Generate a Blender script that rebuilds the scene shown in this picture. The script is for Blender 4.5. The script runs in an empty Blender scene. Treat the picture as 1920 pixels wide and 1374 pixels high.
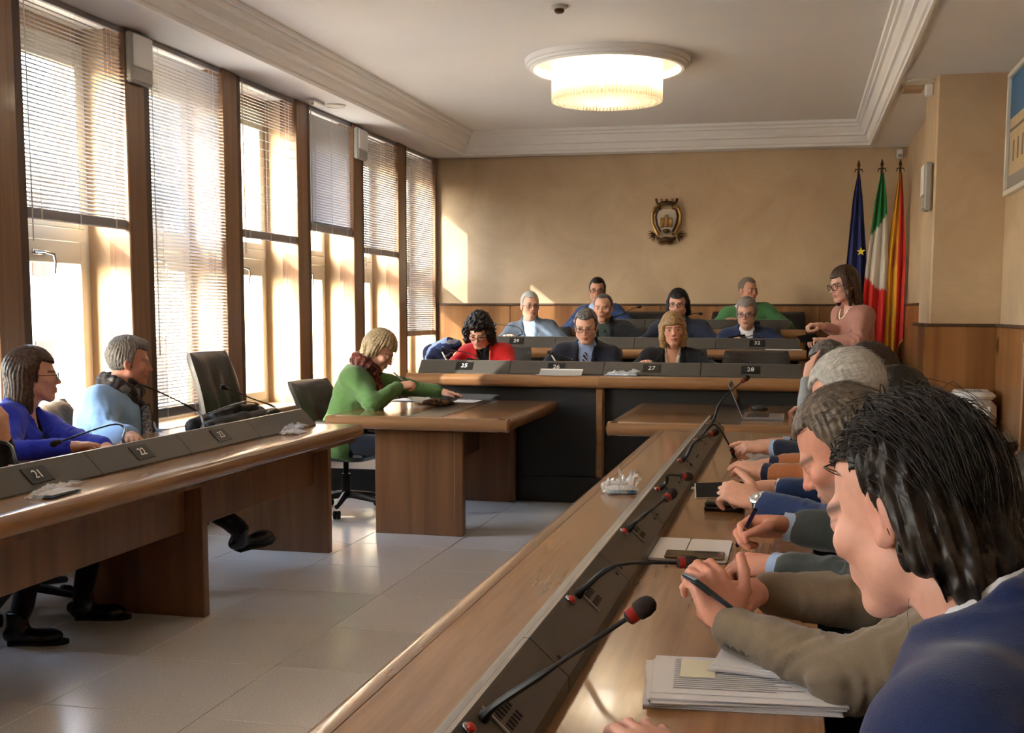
import bpy, math, random
import numpy as np
from mathutils import Matrix, Vector, Euler

# ------------------------------------------------------------------ camera, light, exposure
scene = bpy.context.scene
COL = scene.collection
PI = math.pi
CAM_F, CAM_CX, CAM_CY = 2194.457, 995.95, 807.327        # pixels in the 1920x1374 frame
CAM_YAW, CAM_PITCH, CAM_ROLL = 0.22194644, 0.10274263, -0.00323415
CAM_H = 1.40
_sy, _c = math.sin(CAM_YAW), math.cos(CAM_YAW)
_fw = np.array([-_sy*math.cos(CAM_PITCH), _c*math.cos(CAM_PITCH), -math.sin(CAM_PITCH)])
_rt = np.array([_c, _sy, 0.0]); _dn = np.cross(_fw, _rt)
_r2 = math.cos(CAM_ROLL)*_rt + math.sin(CAM_ROLL)*_dn
_d2 = -math.sin(CAM_ROLL)*_rt + math.cos(CAM_ROLL)*_dn
cam_d = bpy.data.cameras.new('camera'); cam = bpy.data.objects.new('camera', cam_d); COL.objects.link(cam)
cam_d.sensor_fit = 'HORIZONTAL'; cam_d.sensor_width = 36.0
cam_d.lens = CAM_F/1920*36.0
cam_d.shift_x = (960-CAM_CX)/1920; cam_d.shift_y = (CAM_CY-687)/1920
cam_d.clip_start = 0.05; cam_d.clip_end = 300
mw = Matrix.Identity(4)
for i in range(3):
    mw[i][0] = _r2[i]; mw[i][1] = -_d2[i]; mw[i][2] = -_fw[i]
mw[2][3] = CAM_H
cam.matrix_world = mw
scene.camera = cam

scene.view_settings.view_transform = 'Standard'
scene.view_settings.look = 'None'
scene.view_settings.gamma = 1.0
scene.view_settings.use_curve_mapping = False
scene.view_settings.exposure = 2.15
scene.cycles.use_denoising = True
scene.cycles.max_bounces = 8
scene.cycles.diffuse_bounces = 5
scene.cycles.glossy_bounces = 3
scene.cycles.transparent_max_bounces = 14
scene.cycles.use_adaptive_sampling = True
scene.cycles.adaptive_threshold = 0.04
scene.cycles.caustics_reflective = False
scene.cycles.caustics_refractive = False

world = bpy.data.worlds.new('sky'); scene.world = world
world.use_nodes = True
nt = world.node_tree; nt.nodes.clear()
sky = nt.nodes.new('ShaderNodeTexSky'); sky.sky_type = 'NISHITA'
sky.sun_disc = False; sky.sun_elevation = math.radians(26); sky.sun_rotation = math.radians(200)
sky.air_density = 1.0; sky.dust_density = 2.5; sky.ozone_density = 1.0
hsv = nt.nodes.new('ShaderNodeHueSaturation'); hsv.inputs['Saturation'].default_value = 0.8
bg = nt.nodes.new('ShaderNodeBackground'); bg.inputs['Strength'].default_value = 1.5
wo = nt.nodes.new('ShaderNodeOutputWorld')
nt.links.new(sky.outputs[0], hsv.inputs['Color']); nt.links.new(hsv.outputs[0], bg.inputs[0]); nt.links.new(bg.outputs[0], wo.inputs[0])

SUN_DIR = Vector((0.82, 1.0, -0.63)).normalized()
sun_d = bpy.data.lights.new('sun', 'SUN'); sun = bpy.data.objects.new('sun', sun_d); COL.objects.link(sun)
sun_d.energy = 2.9; sun_d.angle = math.radians(0.53); sun_d.color = (1.0, 0.945, 0.87)
sun.rotation_euler = SUN_DIR.to_track_quat('-Z', 'Y').to_euler()
sun.location = (-9, -6, 9)

# ------------------------------------------------------------------ materials
def srgb(r, g, b):
    f = lambda c: (c/255/12.92) if c/255 <= 0.04045 else ((c/255+0.055)/1.055)**2.4
    return (f(r), f(g), f(b), 1.0)
MATS = {}
def new_mat(name):
    m = bpy.data.materials.new(name); m.use_nodes = True
    MATS[name] = m
    return m, m.node_tree.nodes, m.node_tree.links, m.node_tree.nodes['Principled BSDF']
def plain(name, col, rough=0.5, metal=0.0, spec=0.5, noise=0.0, nscale=30.0, bump=0.0, bscale=200.0, coat=0.0, trans=0.0, alpha=1.0, sheen=0.0, ior=1.45, emit=None, estr=0.0):
    m, N, L, P = new_mat(name)
    c = col if len(col) == 4 else (*col, 1.0)
    P.inputs['Base Color'].default_value = c
    P.inputs['Roughness'].default_value = rough; P.inputs['Metallic'].default_value = metal
    P.inputs['Specular IOR Level'].default_value = spec; P.inputs['Coat Weight'].default_value = coat
    P.inputs['Coat Roughness'].default_value = 0.12
    P.inputs['Transmission Weight'].default_value = trans; P.inputs['Alpha'].default_value = alpha; P.inputs['IOR'].default_value = ior
    P.inputs['Sheen Weight'].default_value = sheen
    if emit: P.inputs['Emission Color'].default_value = (*emit, 1.0); P.inputs['Emission Strength'].default_value = estr
    tc = N.new('ShaderNodeTexCoord')
    if noise:
        n = N.new('ShaderNodeTexNoise'); n.inputs['Scale'].default_value = nscale; n.inputs['Detail'].default_value = 5
        L.new(tc.outputs['Object'], n.inputs['Vector'])
        r = N.new('ShaderNodeMapRange'); r.inputs['To Min'].default_value = 1-noise; r.inputs['To Max'].default_value = 1+noise
        L.new(n.outputs['Fac'], r.inputs['Value'])
        mx = N.new('ShaderNodeMix'); mx.data_type = 'RGBA'; mx.blend_type = 'MULTIPLY'; mx.inputs['Factor'].default_value = 1
        mx.inputs['A'].default_value = c; L.new(r.outputs[0], mx.inputs['B']); L.new(mx.outputs['Result'], P.inputs['Base Color'])
    if bump:
        n2 = N.new('ShaderNodeTexNoise'); n2.inputs['Scale'].default_value = bscale; n2.inputs['Detail'].default_value = 4
        L.new(tc.outputs['Object'], n2.inputs['Vector'])
        b = N.new('ShaderNodeBump'); b.inputs['Strength'].default_value = bump; b.inputs['Distance'].default_value = 0.004
        L.new(n2.outputs['Fac'], b.inputs['Height']); L.new(b.outputs[0], P.inputs['Normal'])
    return m
def wood(name, c1, c2, axis='Z', scale=1.0, rough=0.3, coat=0.3, streak=14.0):
    """veneer: noise stretched along the grain axis, plus fine pores"""
    m, N, L, P = new_mat(name)
    tc = N.new('ShaderNodeTexCoord'); mp = N.new('ShaderNodeMapping')
    s = {'X': (0.7, streak, streak), 'Y': (streak, 0.7, streak), 'Z': (streak, streak, 0.7)}[axis]
    mp.inputs['Scale'].default_value = tuple(v*scale for v in s)
    L.new(tc.outputs['Object'], mp.inputs['Vector'])
    oi = N.new('ShaderNodeObjectInfo'); ad = N.new('ShaderNodeVectorMath'); ad.operation = 'ADD'
    sc = N.new('ShaderNodeVectorMath'); sc.operation = 'SCALE'; sc.inputs['Scale'].default_value = 37.0
    cb = N.new('ShaderNodeCombineXYZ'); L.new(oi.outputs['Random'], cb.inputs[0]); L.new(oi.outputs['Random'], cb.inputs[1])
    L.new(cb.outputs[0], sc.inputs[0]); L.new(mp.outputs[0], ad.inputs[0]); L.new(sc.outputs[0], ad.inputs[1])
    n = N.new('ShaderNodeTexNoise'); n.inputs['Scale'].default_value = 1.0; n.inputs['Detail'].default_value = 6; n.inputs['Distortion'].default_value = 0.6
    L.new(ad.outputs[0], n.inputs['Vector'])
    n3 = N.new('ShaderNodeTexNoise'); n3.inputs['Scale'].default_value = 6.0; n3.inputs['Detail'].default_value = 3
    L.new(ad.outputs[0], n3.inputs['Vector'])
    rp = N.new('ShaderNodeValToRGB'); rp.color_ramp.elements[0].position = 0.3; rp.color_ramp.elements[1].position = 0.72
    rp.color_ramp.elements[0].color = c1; rp.color_ramp.elements[1].color = c2
    L.new(n.outputs['Fac'], rp.inputs[0])
    mr = N.new('ShaderNodeMapRange'); mr.inputs['To Min'].default_value = 0.82; mr.inputs['To Max'].default_value = 1.14; L.new(n3.outputs['Fac'], mr.inputs['Value'])
    mx = N.new('ShaderNodeMix'); mx.data_type = 'RGBA'; mx.blend_type = 'MULTIPLY'; mx.inputs['Factor'].default_value = 1
    L.new(rp.outputs[0], mx.inputs['A']); L.new(mr.outputs[0], mx.inputs['B']); L.new(mx.outputs['Result'], P.inputs['Base Color'])
    P.inputs['Roughness'].default_value = rough; P.inputs['Coat Weight'].default_value = coat; P.inputs['Coat Roughness'].default_value = 0.08
    return m
def plaster(name, c1, c2, scale=1.6):
    m, N, L, P = new_mat(name)
    tc = N.new('ShaderNodeTexCoord')
    n = N.new('ShaderNodeTexNoise'); n.inputs['Scale'].default_value = scale; n.inputs['Detail'].default_value = 8; n.inputs['Roughness'].default_value = 0.62; n.inputs['Distortion'].default_value = 0.8
    L.new(tc.outputs['Object'], n.inputs['Vector'])
    rp = N.new('ShaderNodeValToRGB'); rp.color_ramp.elements[0].position = 0.32; rp.color_ramp.elements[1].position = 0.7
    rp.color_ramp.elements[0].color = c1; rp.color_ramp.elements[1].color = c2
    L.new(n.outputs['Fac'], rp.inputs[0]); L.new(rp.outputs[0], P.inputs['Base Color'])
    b = N.new('ShaderNodeBump'); b.inputs['Strength'].default_value = 0.15; b.inputs['Distance'].default_value = 0.01
    L.new(n.outputs['Fac'], b.inputs['Height']); L.new(b.outputs[0], P.inputs['Normal'])
    P.inputs['Roughness'].default_value = 0.55; P.inputs['Specular IOR Level'].default_value = 0.3
    return m
def tile_mat(name):
    m, N, L, P = new_mat(name)
    tc = N.new('ShaderNodeTexCoord'); oi = N.new('ShaderNodeObjectInfo')
    n = N.new('ShaderNodeTexNoise'); n.inputs['Scale'].default_value = 160; n.inputs['Detail'].default_value = 3
    L.new(tc.outputs['Object'], n.inputs['Vector'])
    rp = N.new('ShaderNodeValToRGB'); rp.color_ramp.elements[0].position = 0.35; rp.color_ramp.elements[1].position = 0.65
    rp.color_ramp.elements[0].color = srgb(196, 190, 184); rp.color_ramp.elements[1].color = srgb(222, 218, 212)
    L.new(n.outputs['Fac'], rp.inputs[0])
    mr = N.new('ShaderNodeMapRange'); mr.inputs['To Min'].default_value = 0.94; mr.inputs['To Max'].default_value = 1.04; L.new(oi.outputs['Random'], mr.inputs['Value'])
    mx = N.new('ShaderNodeMix'); mx.data_type = 'RGBA'; mx.blend_type = 'MULTIPLY'; mx.inputs['Factor'].default_value = 1
    L.new(rp.outputs[0], mx.inputs['A']); L.new(mr.outputs[0], mx.inputs['B']); L.new(mx.outputs['Result'], P.inputs['Base Color'])
    P.inputs['Roughness'].default_value = 0.22
    return m
def vcol(name, rough=0.5, spec=0.4, sss=0.0, bump=0.0, bscale=300, sheen=0.0):
    """colour read from the mesh's own colour attribute"""
    m, N, L, P = new_mat(name)
    a = N.new('ShaderNodeAttribute'); a.attribute_name = 'Col'
    tc = N.new('ShaderNodeTexCoord')
    n = N.new('ShaderNodeTexNoise'); n.inputs['Scale'].default_value = 60; n.inputs['Detail'].default_value = 4
    L.new(tc.outputs['Object'], n.inputs['Vector'])
    r = N.new('ShaderNodeMapRange'); r.inputs['To Min'].default_value = 0.86; r.inputs['To Max'].default_value = 1.14; L.new(n.outputs['Fac'], r.inputs['Value'])
    mx = N.new('ShaderNodeMix'); mx.data_type = 'RGBA'; mx.blend_type = 'MULTIPLY'; mx.inputs['Factor'].default_value = 1
    L.new(a.outputs['Color'], mx.inputs['A']); L.new(r.outputs[0], mx.inputs['B']); L.new(mx.outputs['Result'], P.inputs['Base Color'])
    P.inputs['Roughness'].default_value = rough; P.inputs['Specular IOR Level'].default_value = spec
    if sss:
        P.inputs['Subsurface Weight'].default_value = sss; P.inputs['Subsurface Radius'].default_value = (0.012, 0.005, 0.003); P.inputs['Subsurface Scale'].default_value = 0.6
    if bump:
        n2 = N.new('ShaderNodeTexNoise'); n2.inputs['Scale'].default_value = bscale; n2.inputs['Detail'].default_value = 3
        L.new(tc.outputs['Object'], n2.inputs['Vector'])
        b = N.new('ShaderNodeBump'); b.inputs['Strength'].default_value = bump; b.inputs['Distance'].default_value = 0.003
        L.new(n2.outputs['Fac'], b.inputs['Height']); L.new(b.outputs[0], P.inputs['Normal'])
    return m
def glass_mat(name):
    """thin window pane: mostly clear, a mirror-like sheen at grazing angles"""
    m, N, L, P = new_mat(name)
    N.remove(P)
    t = N.new('ShaderNodeBsdfTransparent'); t.inputs[0].default_value = (0.94, 0.96, 0.96, 1)
    g = N.new('ShaderNodeBsdfGlossy'); g.inputs['Roughness'].default_value = 0.02
    lw = N.new('ShaderNodeLayerWeight'); lw.inputs['Blend'].default_value = 0.12
    fr = N.new('ShaderNodeMapRange'); fr.inputs['To Min'].default_value = 0.025; fr.inputs['To Max'].default_value = 0.5
    L.new(lw.outputs['Facing'], fr.inputs['Value'])
    mx = N.new('ShaderNodeMixShader'); o = N['Material Output']
    L.new(fr.outputs[0], mx.inputs[0]); L.new(t.outputs[0], mx.inputs[1]); L.new(g.outputs[0], mx.inputs[2]); L.new(mx.outputs[0], o.inputs[0])
    return m

M = MATS
wood('wood_top', srgb(146, 104, 64), srgb(178, 134, 90), 'Y', 1.0, 0.22, 0.4)
wood('wood_top_x', srgb(118, 84, 54), srgb(146, 108, 72), 'X', 1.0, 0.18, 0.5)
wood('wood_rim', srgb(132, 90, 54), srgb(164, 120, 78), 'X', 1.2, 0.28, 0.3)
wood('wood_rim_y', srgb(116, 78, 48), srgb(146, 104, 68), 'Y', 1.2, 0.25, 0.35)
wood('wood_panel', srgb(104, 68, 42), srgb(134, 92, 58), 'Z', 0.8, 0.33, 0.25)
wood('wood_mullion', srgb(118, 86, 60), srgb(146, 110, 78), 'Z', 1.0, 0.4, 0.1)
wood('wood_dark', srgb(70, 50, 36), srgb(90, 66, 48), 'Z', 1.0, 0.5, 0.0)
wood('wood_wainscot', srgb(128, 84, 48), srgb(172, 122, 74), 'Z', 0.6, 0.3, 0.3, 9.0)
plaster('plaster', srgb(188, 162, 130), srgb(208, 184, 152))
plaster('plaster_light', srgb(174, 148, 116), srgb(188, 162, 130))
plain('ceiling_paint', srgb(236, 234, 232), 0.7, noise=0.03, nscale=2)
plain('white_paint', srgb(226, 222, 210), 0.4)
plain('frame_white', srgb(206, 202, 184), 0.35)
plain('slat', srgb(178, 177, 181), 0.38, spec=0.5)
plain('blind_rail', srgb(150, 146, 148), 0.4)
plain('cord_white', srgb(225, 222, 215), 0.7)
plain('console', srgb(74, 69, 62), 0.42, noise=0.08, nscale=60, bump=0.08, bscale=600)
plain('console_dark', srgb(40, 37, 34), 0.45)
plain('console_strip', srgb(172, 166, 158), 0.35, metal=0.4)
plain('plate_black', srgb(24, 23, 22), 0.3)
plain('print_white', srgb(238, 236, 230), 0.5)
plain('podium_black', srgb(38, 37, 37), 0.5, noise=0.1, nscale=50, bump=0.1, bscale=400)
plain('leather_inlay', srgb(38, 32, 28), 0.28, bump=0.1, bscale=500)
plain('leather', srgb(50, 47, 44), 0.38, noise=0.12, nscale=14, bump=0.25, bscale=120)
plain('leather_edge', srgb(66, 64, 62), 0.32)
plain('black_plastic', srgb(28, 28, 28), 0.4)
plain('rubber', srgb(22, 22, 22), 0.7)
plain('chrome', srgb(200, 200, 200), 0.18, metal=1.0)
plain('red_ring', srgb(150, 36, 30), 0.35)
plain('red_button', srgb(196, 54, 40), 0.35)
plain('foam', srgb(52, 42, 40), 0.95, bump=0.5, bscale=700)
plain('paper', srgb(235, 234, 236), 0.7, noise=0.02, nscale=8)
plain('paper_cream', srgb(236, 232, 205), 0.7)
plain('ink', srgb(120, 120, 128), 0.8)
plain('grey_plastic', srgb(168, 166, 160), 0.45)
plain('white_plastic', srgb(226, 226, 226), 0.35)
plain('floor_base', srgb(128, 122, 116), 0.8)
tile_mat('tile')
plain('gold', srgb(150, 112, 58), 0.35, metal=0.75, noise=0.25, nscale=90)
plain('silver_old', srgb(160, 152, 140), 0.35, metal=0.7, noise=0.2, nscale=80)
plain('bronze', srgb(84, 60, 36), 0.45, metal=0.5, noise=0.3, nscale=90)
glass_mat('pane_glass')

# ------------------------------------------------------------------ geometry helpers
class MB:
    def __init__(s): s.v = []; s.f = []
    def add(s, vs, fs):
        o = len(s.v); s.v += [tuple(float(c) for c in p) for p in vs]; s.f += [tuple(i+o for i in f) for f in fs]; return s
    def box(s, x0, x1, y0, y1, z0, z1, b=0.0):
        if x0 > x1: x0, x1 = x1, x0
        if y0 > y1: y0, y1 = y1, y0
        if z0 > z1: z0, z1 = z1, z0
        if b <= 0:
            return s.add([(x, y, z) for x in (x0, x1) for y in (y0, y1) for z in (z0, z1)],
                         [(0,1,3,2), (4,6,7,5), (0,4,5,1), (2,3,7,6), (0,2,6,4), (1,5,7,3)])
        b = min(b, (x1-x0)*.49, (y1-y0)*.49, (z1-z0)*.49)
        vs = []; ix = {}
        for sx in (0, 1):
            for sy in (0, 1):
                for sz in (0, 1):
                    c = ((x0, x1)[sx], (y0, y1)[sy], (z0, z1)[sz]); d = (1-2*sx, 1-2*sy, 1-2*sz)
                    for ax in range(3):
                        p = [c[i] + (d[i]*b if i != ax else 0) for i in range(3)]
                        ix[(sx, sy, sz, ax)] = len(vs); vs.append(p)
        fs = []
        for ax in range(3):
            o = [i for i in range(3) if i != ax]
            for sd in (0, 1):
                q = []
                for a, bb in ((0,0), (1,0), (1,1), (0,1)):
                    k = [0,0,0]; k[ax] = sd; k[o[0]] = a; k[o[1]] = bb; q.append(ix[(*k, ax)])
                flip = (sd == 0) ^ (ax == 1)
                fs.append(tuple(q[::-1] if flip else q))
        for ax in range(3):
            o = [i for i in range(3) if i != ax]
            for a in (0, 1):
                for bb in (0, 1):
                    k0 = [0,0,0]; k0[o[0]] = a; k0[o[1]] = bb; k1 = list(k0); k1[ax] = 1
                    fs.append((ix[(*k0, o[0])], ix[(*k1, o[0])], ix[(*k1, o[1])], ix[(*k0, o[1])]))
        for sx in (0, 1):
            for sy in (0, 1):
                for sz in (0, 1): fs.append(tuple(ix[(sx, sy, sz, ax)] for ax in range(3)))
        return s.add(vs, fs)
    def tube(s, pts, r, n=8, cap=True, flat=1.0):
        pts = [Vector(p) for p in pts]; k = len(pts)
        rr = list(r) if isinstance(r, (list, tuple)) else [r]*k
        up = Vector((0, 0, 1)); vs = []; fs = []; pn = None
        for i, p in enumerate(pts):
            t = (pts[min(i+1, k-1)] - pts[max(i-1, 0)]).normalized()
            if pn is None:
                a = up if abs(t.z) < .95 else Vector((1, 0, 0)); nn = t.cross(a).normalized()
            else:
                nn = (pn - t*pn.dot(t)); nn = nn.normalized() if nn.length > 1e-6 else t.orthogonal().normalized()
            bn = t.cross(nn); pn = nn
            for j in range(n):
                a = 2*PI*j/n; vs.append(p + (nn*math.cos(a) + bn*math.sin(a)*flat)*rr[i])
        for i in range(k-1):
            for j in range(n):
                a, b = i*n+j, i*n+(j+1) % n; fs.append((a, a+n, b+n, b))
        if cap: fs += [tuple(range(n)), tuple(range((k-1)*n, k*n))[::-1]]
        return s.add(vs, fs)
    def cyl(s, p0, p1, r, n=16, r2=None): return s.tube([p0, p1], [r, r if r2 is None else r2], n)
    def lathe(s, prof, c=(0, 0, 0), n=24, axis='z', closed=False):
        vs = []; fs = []; k = len(prof)
        for (r, h) in prof:
            for j in range(n):
                a = 2*PI*j/n; q = (r*math.cos(a), r*math.sin(a), h)
                if axis == 'y': q = (q[0], q[2], q[1])
                if axis == 'x': q = (q[2], q[0], q[1])
                vs.append((q[0]+c[0], q[1]+c[1], q[2]+c[2]))
        for i in range(k if closed else k-1):
            for j in range(n):
                a, b = i*n+j, i*n+(j+1) % n; c2, d = ((i+1) % k)*n+j, ((i+1) % k)*n+(j+1) % n
                fs.append((a, b, d, c2))
        if not closed: fs += [tuple(range(n))[::-1], tuple(range((k-1)*n, k*n))]
        return s.add(vs, fs)
    def prism(s, poly, a0, a1, axis='y'):
        """poly: 2D outline; extruded along axis between a0 and a1"""
        n = len(poly); mk = {'y': lambda u, v, t: (u, t, v), 'x': lambda u, v, t: (t, u, v), 'z': lambda u, v, t: (u, v, t)}[axis]
        vs = [mk(u, v, a0) for u, v in poly] + [mk(u, v, a1) for u, v in poly]
        fs = [tuple(range(n)), tuple(range(n, 2*n))[::-1]] + [(i, i+n, (i+1) % n+n, (i+1) % n) for i in range(n)]
        return s.add(vs, fs)
    def sweep_rect(s, prof, pts_fn, n):
        """rings of prof mapped by pts_fn(i) -> function(u,v)->xyz"""
        k = len(prof); vs = []; fs = []
        for i in range(n):
            fn = pts_fn(i); vs += [fn(u, v) for u, v in prof]
        for i in range(n-1):
            for j in range(k):
                a, b = i*k+j, i*k+(j+1) % k; fs.append((a, b, b+k, a+k))
        return s.add(vs, fs)
    def sphere(s, c, r, n=12, m=8):
        r = r if isinstance(r, (tuple, list)) else (r, r, r)
        vs = [(c[0], c[1], c[2]-r[2])]; fs = []
        for i in range(1, m):
            t = PI*i/m
            for j in range(n): a = 2*PI*j/n; vs.append((c[0]+r[0]*math.sin(t)*math.cos(a), c[1]+r[1]*math.sin(t)*math.sin(a), c[2]-r[2]*math.cos(t)))
        vs.append((c[0], c[1], c[2]+r[2])); e = len(vs)-1
        for j in range(n): fs.append((0, 1+(j+1) % n, 1+j)); fs.append((e, 1+(m-2)*n+j, 1+(m-2)*n+(j+1) % n))
        for i in range(m-2):
            for j in range(n): a, b = 1+i*n+j, 1+i*n+(j+1) % n; fs.append((a, b, b+n, a+n))
        return s.add(vs, fs)
    def xform(s, mat):
        s.v = [tuple(mat @ Vector(p)) for p in s.v]; return s
    def mesh(s, name, origin=(0, 0, 0), smooth=False):
        me = bpy.data.meshes.new(name)
        o = origin
        me.from_pydata([(p[0]-o[0], p[1]-o[1], p[2]-o[2]) for p in s.v], [], s.f)
        import bmesh
        bm = bmesh.new(); bm.from_mesh(me); bmesh.ops.recalc_face_normals(bm, faces=bm.faces); bm.to_mesh(me); bm.free()
        if smooth: shade(me)
        return me
def shade(me, ang=40):
    me.polygons.foreach_set('use_smooth', [True]*len(me.polygons))
    try: me.set_sharp_from_angle(angle=math.radians(ang))
    except Exception: pass
def mat_of(m): return MATS[m] if isinstance(m, str) else m
def wpos(o):
    p = Vector((0, 0, 0))
    while o is not None: p += o.location; o = o.parent
    return p
def thing(name, label, cat, loc, group=None):
    o = bpy.data.objects.new(name, None); COL.objects.link(o); o.location = loc; o.empty_display_size = 0.1
    o['label'] = label; o['category'] = cat
    if group: o['group'] = group
    return o
def link(name, me, mat, parent=None, label=None):
    o = bpy.data.objects.new(name, me); COL.objects.link(o)
    if mat is not None and not me.materials: me.materials.append(mat_of(mat))
    if parent is not None: o.parent = parent
    if label: o['label'] = label
    return o
def part(name, mb, mat, parent, smooth=False, label=None):
    """geometry given in world coordinates, stored relative to its parent's origin"""
    return link(name, mb.mesh(name, wpos(parent), smooth), mat, parent, label)
def solo(name, mb, mat, label, cat, origin, group=None, smooth=False):
    o = link(name, mb.mesh(name, origin, smooth), mat); o.location = origin
    o['label'] = label; o['category'] = cat
    if group: o['group'] = group
    return o
def struct(name, mb, mat, label=None, smooth=False, origin=(0, 0, 0)):
    o = link(name, mb.mesh(name, origin, smooth), mat); o.location = origin; o['kind'] = 'structure'
    if label: o['label'] = label
    return o
def struct_empty(name, loc, label=None):
    o = bpy.data.objects.new(name, None); COL.objects.link(o); o.location = loc; o['kind'] = 'structure'
    if label: o['label'] = label
    return o
def copy_tree(o, parent=None, loc=None, label=None, group=None, rotz=None):
    c = o.copy(); COL.objects.link(c); c.parent = parent
    if loc is not None: c.location = loc
    if rotz is not None: c.rotation_euler = (0, 0, rotz)
    if label: c['label'] = label
    if group: c['group'] = group
    for ch in list(o.children): copy_tree(ch, c)
    return c
def text_mb(txt, size, mat4, depth=0.0006):
    cu = bpy.data.curves.new('t', 'FONT'); cu.body = txt; cu.size = size; cu.extrude = depth; cu.align_x = 'CENTER'; cu.align_y = 'CENTER'; cu.resolution_u = 3
    ob = bpy.data.objects.new('t', cu); COL.objects.link(ob)
    bpy.context.view_layer.update()
    me = bpy.data.meshes.new_from_object(ob.evaluated_get(bpy.context.evaluated_depsgraph_get()))
    mb = MB(); mb.add([tuple(mat4 @ v.co) for v in me.vertices], [tuple(p.vertices) for p in me.polygons])
    bpy.data.objects.remove(ob); bpy.data.curves.remove(cu); bpy.data.meshes.remove(me)
    return mb
def frame4(o, x, y):
    x = Vector(x).normalized(); y = Vector(y); y = (y-x*y.dot(x)).normalized(); z = x.cross(y)
    m = Matrix.Identity(4)
    for i in range(3): m[i][0] = x[i]; m[i][1] = y[i]; m[i][2] = z[i]; m[i][3] = o[i]
    return m

# ------------------------------------------------------------------ room shell
XW = -3.95                      # inner face of the window mullions
BACK = 12.71; XR = 1.42; SOF = 3.07; CEIL = 3.28; FRONT = -2.6
floor = struct('floor', MB().box(-4.45, XR+.1, FRONT, BACK+.1, -0.12, -0.008), 'floor_base', 'pale grey tiled floor')
tile_me = MB().box(-.2975, .2975, -.297, .297, -.012, 0.0, .0018).mesh('tile'); tile_me.materials.append(M['tile'])
for i in range(-4, 7):
    for j in range(-8, 15):
        x = -1.973 + .598*(i+.5); y = 4.161 + .597*(j+.5)
        if x > XR-.2 or x < -4.0 or (y > 8.7 and x < 0) or y > BACK-.3 or y < -.6: continue
        t = bpy.data.objects.new('tile', tile_me); COL.objects.link(t); t.parent = floor; t.location = (x, y, 0)

bay0 = lambda i: 5.508 + 1.235*(i-1)
bay1 = lambda i: 6.480 + 1.235*(i-1)
BAYS = list(range(-5, 7))
wl = MB()
wl.box(-4.45, -3.97, FRONT, BACK, -.1, .60)                       # parapet under the sill
wl.box(-4.47, -4.27, FRONT, BACK, 2.90, SOF+.2)                   # lintel
wl.box(-4.45, -4.02, FRONT, bay0(BAYS[0]), .60, SOF)
for i in BAYS:
    wl.box(-4.45, -4.03, bay1(i)+.005, (bay0(i+1)-.005) if i < 6 else BACK, .60, SOF)
struct('wall_left', wl, 'plaster_light', 'plastered window wall with deep window recesses')
for n, i in enumerate(BAYS):
    sl = MB().box(-4.26, -3.90, bay0(i)-.0, bay1(i)+.0, .60, .635, .006)
    struct('trim_sill', sl, 'plaster_light', 'pale window sill')
for i in BAYS:                                                     # wooden posts between the bays
    y0 = bay1(i)-.02; y1 = bay0(i+1) if i < 6 else BACK
    m = struct_empty('trim_post', (XW, y0, .0), 'brown wooden post between two windows')
    yb = y0+.205 if i < 6 else y0+.04
    part('post_face', MB().box(-4.06, XW, y0, yb, 0, SOF, .006), 'wood_mullion', m)
    if i < 6: part('dark_strip', MB().box(-4.05, XW-.012, yb, y1, 0, SOF, .004), 'wood_dark', m)
    part('inner_lining', MB().box(-4.10, -4.06, y0+.012, y0+.05, .635, SOF, .003), 'wood_mullion', m)
m = struct_empty('trim_post', (XW, bay0(BAYS[0])-.27, 0))
part('post_face', MB().box(-4.06, XW, bay0(BAYS[0])-.27, bay0(BAYS[0]), 0, SOF, .006), 'wood_mullion', m)

def window(n, i):
    a, b = bay0(i), bay1(i); X0, X1 = -4.31, -4.25
    w = struct_empty('window_%d' % n, (-4.28, (a+b)/2, .635), 'white framed window with a fixed upper sash and a tall lower casement')
    f = MB()
    f.box(X0, X1, a-.03, a+.05, .60, 2.97); f.box(X0, X1, b-.05, b+.03, .60, 2.97)
    f.box(X0, X1, a+.05, b-.05, 2.88, 2.97); f.box(X0, X1, a+.05, b-.05, .60, .66); f.box(X0-.02, X1+.02, a+.05, b-.05, 1.80, 1.87)
    part('window_frame', f, 'frame_white', w)
    def sash(z0, z1, name, top, bot):
        s = MB(); x0, x1 = -4.295, -4.235; p, q = a+.052, b-.052
        s.box(x0, x1, p, p+.055, z0, z1, .004); s.box(x0, x1, q-.055, q, z0, z1, .004)
        s.box(x0, x1, p+.055, q-.055, z1-top, z1, .004); s.box(x0, x1, p+.055, q-.055, z0, z0+bot, .004)
        o = part(name, s, 'frame_white', w)
        part('pane', MB().box(-4.268, -4.262, p+.05, q-.05, z0+bot-.005, z1-top+.005), 'pane_glass', o)
        return o
    sash(1.875, 2.875, 'upper_sash', .05, .05)
    lo = sash(.665, 1.795, 'lower_sash', .13, .07)
    ym = (a+b)/2-.02
    h = MB().box(-4.236, -4.222, ym-.07, ym+.05, 1.705, 1.735, .004)
    h.tube([(-4.23, ym-.05, 1.72), (-4.19, ym-.02, 1.725), (-4.175, ym+.05, 1.71), (-4.18, ym+.07, 1.66), (-4.185, ym+.065, 1.60)], [.009, .009, .009, .008, .007], 8)
    part('window_handle', h, 'chrome', lo, True)
    return w
for n, i in enumerate(BAYS): window(n+1, i)

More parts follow.
